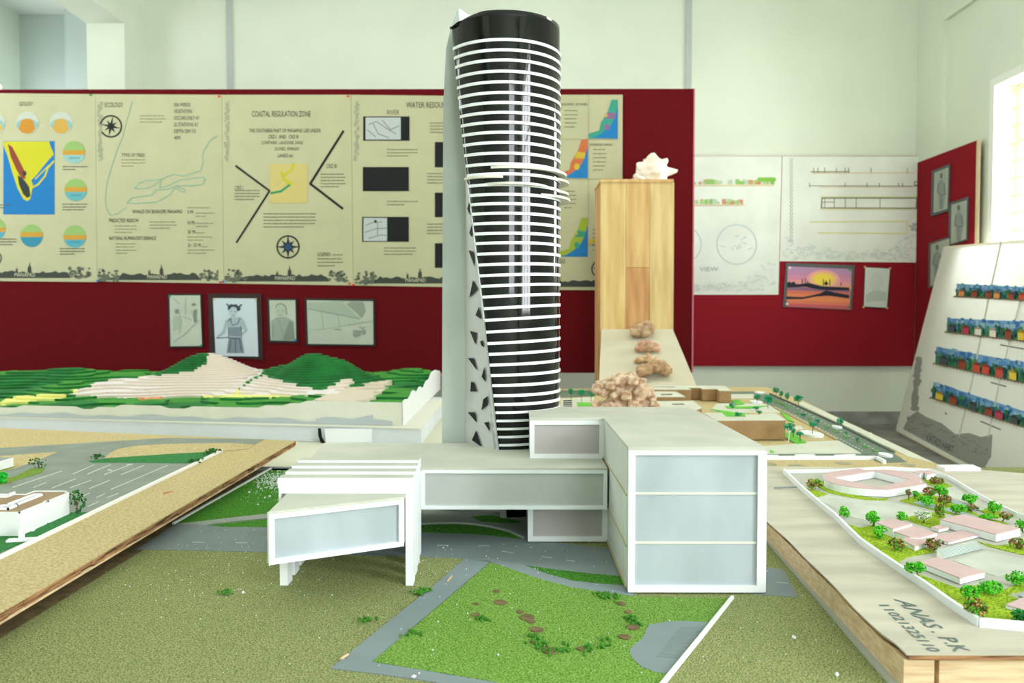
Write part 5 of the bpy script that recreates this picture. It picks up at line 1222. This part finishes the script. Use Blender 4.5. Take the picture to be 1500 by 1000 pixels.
for i in range(900):
    x = rnd.uniform(-.082, .082); zt = interp(x, prof); z = zt*(1 - .95*rnd.random()**1.3); dep = .06*math.sqrt(max(0, 1-(x/.09)**2))*(1-.5*z/.15)
    r_ = rnd.choice((.011, .014, .017, .020))
    if any((x-a)**2 + (z-b_)**2 < (.92*(r_+c_))**2 for a, b_, c_ in seen): continue
    seen.append((x, z, r_)); balls.append(((x, -dep + rnd.uniform(-.010, .004), max(.01, z-.008)), r_))
for i in range(30):
    x = rnd.uniform(-.08, .08); zt = interp(x, prof); balls.append(((x, rnd.uniform(-.02, .05), zt-.012), rnd.uniform(.010, .018)))
knobbly('coral_rock', 'big knobbly pinkish coral rock behind the white cube roof', 'rock', Vector((p.x, p.y, Rz(4))), balls, M_coral, .0022, seed=3)
# wooden stand
t = thing('wooden_stand', 'tall pine plank stand with a pale sheet sloping down its front', 'stand', (.5, 3.5, 0))
YT = 3.42; xa, xb = W(880, 300, YT).x, W(987.5, 300, YT).x; zt2 = W(930, 262.5, YT).z
M_p = [mat('pine_plank_%d' % i, c, .65, 0, 5, c2, stretch=(7, 3, .7), bump=.08, spec=.3) for i, (c, c2) in enumerate((((228, 200, 142), (210, 174, 114)), ((228, 194, 136), (206, 160, 104)), ((216, 168, 116), (190, 136, 88)), ((230, 204, 150), (208, 176, 122))))]
x1, x2 = W(917, 300, YT).x, W(952, 300, YT).x; zs_ = W(930, 392, YT).z; g = .0012
for i, (u0, u1, z0, z1) in enumerate(((xa, x1, .0, zt2-.012), (x1+g, x2, zs_+g, zt2-.012), (x1+g, x2, .0, zs_), (x2+g, xb, .0, zt2-.012))):
    MB().box((u0, YT, z0), (u1, YT+.022, z1)).build('front_plank', M_p[i], t)
MB().box((xa-.003, YT-.004, zt2-.012), (xb-.004, YT+.24, zt2)).build('top_board', M_p[1], t)
MB().box((xa, YT+.022, 0), (xa+.022, YT+.235, zt2-.012)).build('side_board', M_p[2], t); MB().box((xb-.024, YT+.022, 0), (xb-.002, YT+.235, zt2-.012)).build('side_board', M_p[3], t); MB().box((xa+.022, YT+.21, 0), (xb-.024, YT+.235, zt2-.012)).build('back_board', M_p[0], t)
MB().box((W(875, 440, 3.5).x, 3.46, 0), (xa-.0015, 3.49, W(876, 441, 3.5).z)).build('side_lath', M_p[2], t)
mb = MB()
for x, y in ((885,275),(893,272),(885,313),(886,332),(902,318),(926,288),(931,286),(925,296),(958,279),(977,277),(975,272),(940,436),(930,438),(949,444),(887,460),(980,460),(965,300),(956,395)):
    p = W(x, y, YT); mb.disc((0, 0, 0), .0028, .0028, .001, 0, 8); 
    for v in mb.v[-16:]: v.xyz = (v.x+p.x, YT-.0002-v.z*.5, v.y+p.z)
mb.build('nail', mat('nail_hole', (70, 48, 34), .8), t)
ztop_ = W(930, 482, YT).z; zl_ = .3765; yl_ = 3.0
kn = [Vector((W(881, 482, YT).x, YT-.001, ztop_)), Vector((W(985.5, 482, YT).x, YT-.001, ztop_)), W(1023, 571, yl_), W(877, 571, yl_)]
kn[2].z = kn[3].z = W(950, 571, yl_).z; rn = (kn[1]-kn[0]).cross(kn[3]-kn[0]).normalized(); rn = rn if rn.z > 0 else -rn
MB().slab(kn, rn*-.005).build('sloping_sheet', mat('ramp_sheet', (200, 194, 172), .8, .03, 8), t)
def onramp(x, y): return PLN(x, y, kn[0], rn)
CGp = 'coral pieces on the sloping sheet'
cd = [('rough brown coral piece with a hole, topmost on the sloping sheet', 941, 493.5, 31, 25, (206, 180, 148), (158, 124, 96), 5), ('pinkish coral piece, second from the top of the sloping sheet', 948.5, 515, 30, 20, (214, 178, 152), (176, 130, 108), 8),
      ('small pale coral piece with a white spike, third from the top of the sloping sheet', 947, 531, 31, 17, (220, 192, 156), (176, 136, 98), 12), ('largest brown arched coral piece, lowest on the sloping sheet', 958.5, 552, 47, 27, (202, 170, 136), (160, 122, 92), 21)]
for i, (l, x, y, w, h, c, c2, sd) in enumerate(cd):
    p = onramp(x, y); k = p.y/F; rnd = random.Random(sd); w_, h_ = w*k, h*k*(1.25, 1.25, 1.1, 1.1)[i]; bl = []
    for q in range(16 if i != 3 else 26):
        u = rnd.uniform(-.42, .42); top = (.8, .75, .55, .95)[i]*(1-abs(u)**1.6*2.2)
        if i == 0: top = .55 + .55*u + .15*rnd.random()
        zz = h_*max(.14, top)*rnd.uniform(.35, .85)
        if i == 3: zz = h_*(.22 + .5*(1-(u/.5)**2))*rnd.uniform(.6, 1.05) - (.0 if abs(u) > .25 else 0)
        bl.append(((u*w_, rnd.uniform(-.2, .2)*w_, zz*.85+.002), h_*rnd.uniform(.18, .30)))
    if i == 2: bl += [((.06*w_, 0, h_*(.5+.1*q)), h_*(.16-.03*q)) for q in range(4)]
    if i == 3: bl += [((-.36*w_, 0, h_*.18), h_*.2), ((.38*w_, 0, h_*.22), h_*.2)]
    if i != 3: bl += [((-.2*w_, 0, h_*.16), h_*.18), ((.15*w_, 0, h_*.18), h_*.2), ((0, 0, h_*.22), h_*.24)]
    knobbly('coral_piece', l, 'coral', p, bl, mat('coral_%d' % i, c, .95, 0, 34, c2, bump=.7, bscale=150, spec=.1), .0022, CGp, sd)
# spiny white shell
M_shell = mat('white_shell', (244, 242, 234), .5, 0, 14, (226, 212, 198), bump=.3, spec=.35)
ps = Vector((W(955, 258, 3.54).x, 3.54, zt2)); k = 3.54/F
t = thing('spiny_shell', 'spiny white conch shell on top of the wooden stand', 'shell', ps)
rnd = random.Random(4); bm = bmesh.new(); bmesh.ops.create_icosphere(bm, subdivisions=4, radius=1)
spk = [(Vector((.05, -.2, 1)), .62, .42), (Vector((.62, -.2, .62)), .30, .42), (Vector((1, -.1, .05)), .34, .62), (Vector((-.7, -.3, .5)), .36, .28), (Vector((-.95, -.2, -.2)), .34, .36), (Vector((-.3, -.9, .3)), .3, .2), (Vector((.4, -.9, .0)), .3, .2), (Vector((-.9, -.4, -.55)), .28, .5), (Vector((.7, -.4, -.5)), .3, .3), (Vector((-.35, .3, .8)), .3, .3), (Vector((.3, .5, .7)), .3, .3)]
spk = [(a.normalized(), b_, c_) for a, b_, c_ in spk]
for v in bm.verts:
    d = v.co.normalized(); r = .74 + .05*math.sin(7*d.x+3*d.z) + .04*math.sin(11*d.z+4*d.y)
    for a, w_, h_ in spk:
        q = (d-a).length
        if q < w_: r += h_*(1-q/w_)**1.5
    v.co = Vector((d.x*r*31*k, d.y*r*22*k, d.z*r*27*k))
lo = min(v.co.z for v in bm.verts)*.72
for v in bm.verts: v.co.z = max(v.co.z, lo) - lo
me = bpy.data.meshes.new('shell_body'); bm.to_mesh(me); bm.free(); me.materials.append(M_shell); me.polygons.foreach_set('use_smooth', [True]*len(me.polygons))
o = bpy.data.objects.new('shell_body', me); COL.objects.link(o); o.parent = t
m = MB().tube([ps+Vector((-.055, -.035, .004)), ps+Vector((-.083, -.045, .008)), ps+Vector((-.094, -.045, .013))], [.010, .007, .003], 7); m.tube([ps+Vector((-.04, -.05, .01)), ps+Vector((-.072, -.055, .022)), ps+Vector((-.078, -.055, .034))], [.010, .007, .003], 7)
m.build('spine', M_shell, t, True)
# ================================================================== daylight and added fill
def area(name, loc, rot, sx, sy, power, rgb):
    l = bpy.data.lights.new(name, 'AREA'); l.shape = 'RECTANGLE'; l.size = sx*S; l.size_y = sy*S; l.energy = power*S*S; l.color = rgb
    o = bpy.data.objects.new(name, l); COL.objects.link(o); o.location = loc; o.rotation_euler = rot; return o
H = math.pi/2
area('daylight_side_window', (XR+.18, (WB[0]+WB[1])/2, (WB[2]+WB[3])/2), (0, H, 0), WB[3]-WB[2], WB[1]-WB[0], 118, (.95, .98, 1))
area('daylight_window_in_view', (XR+.75, (WA[0]+WA[1])/2+.1, (WA[2]+WA[3])/2+.1), (0, H, 0), 1.6, 1.9, 160, (.98, 1, .97))
area('daylight_rear_window', (1.17, YF-.17, 1.47), (H, 0, 0), .8, 1.4, 30, (.93, .97, 1))
area('added_left_fill', (XL-.1, sum(WL[0])/2, 1.5), (0, -H, 0), 1.2, 1.3, 24, (.95, .98, 1))  # added fill through an unseen opening, brightens left-facing sides
area('added_alcove_fill', (XL-.1, sum(WL[1])/2, 1.5), (0, -H, 0), 1.2, .75, 5, (.90, .97, 1))  # added fill, placed out of view to brighten the alcove
for x_ in (-1.3, .75): area('ceiling_fill', (x_, 2.75, ZT-.03), (0, 0, 0), 1.1, .5, 12, (.98, 1, .90))  # added overhead fill without fittings, lifts the back wall and tables
w = bpy.data.worlds.new('sky'); SC.world = w; w.use_nodes = True
w.node_tree.nodes['Background'].inputs[0].default_value = (.93, .97, 1, 1); w.node_tree.nodes['Background'].inputs[1].default_value = 3.0

# ================================================================== camera, then everything to real size
cd_ = bpy.data.cameras.new('camera'); cam = bpy.data.objects.new('camera', cd_); COL.objects.link(cam)
cd_.lens = 36*F/1500; cd_.sensor_width = 36; cd_.clip_start = .02; cd_.clip_end = 100
cam.matrix_world = Matrix.Translation(EYE) @ CAMR.to_4x4()
cd_.dof.use_dof = True; cd_.dof.focus_distance = 1.15*S; cd_.dof.aperture_fstop = 6.3
SC.camera = cam
done = set()
for o in bpy.data.objects:
    if o.parent is None: o.location *= S
    if o.type == 'MESH':
        if o.data.name not in done: o.data.transform(Matrix.Scale(S, 4)); done.add(o.data.name)
        for md in o.modifiers:
            if md.type == 'SOLIDIFY': md.thickness *= S
            if md.type == 'BEVEL': md.width *= S
SC.view_settings.view_transform = 'Standard'; SC.view_settings.look = 'None'; SC.view_settings.gamma = 1; SC.view_settings.use_curve_mapping = False
SC.view_settings.exposure = 0.0
SC.cycles.max_bounces = 8; SC.cycles.diffuse_bounces = 5
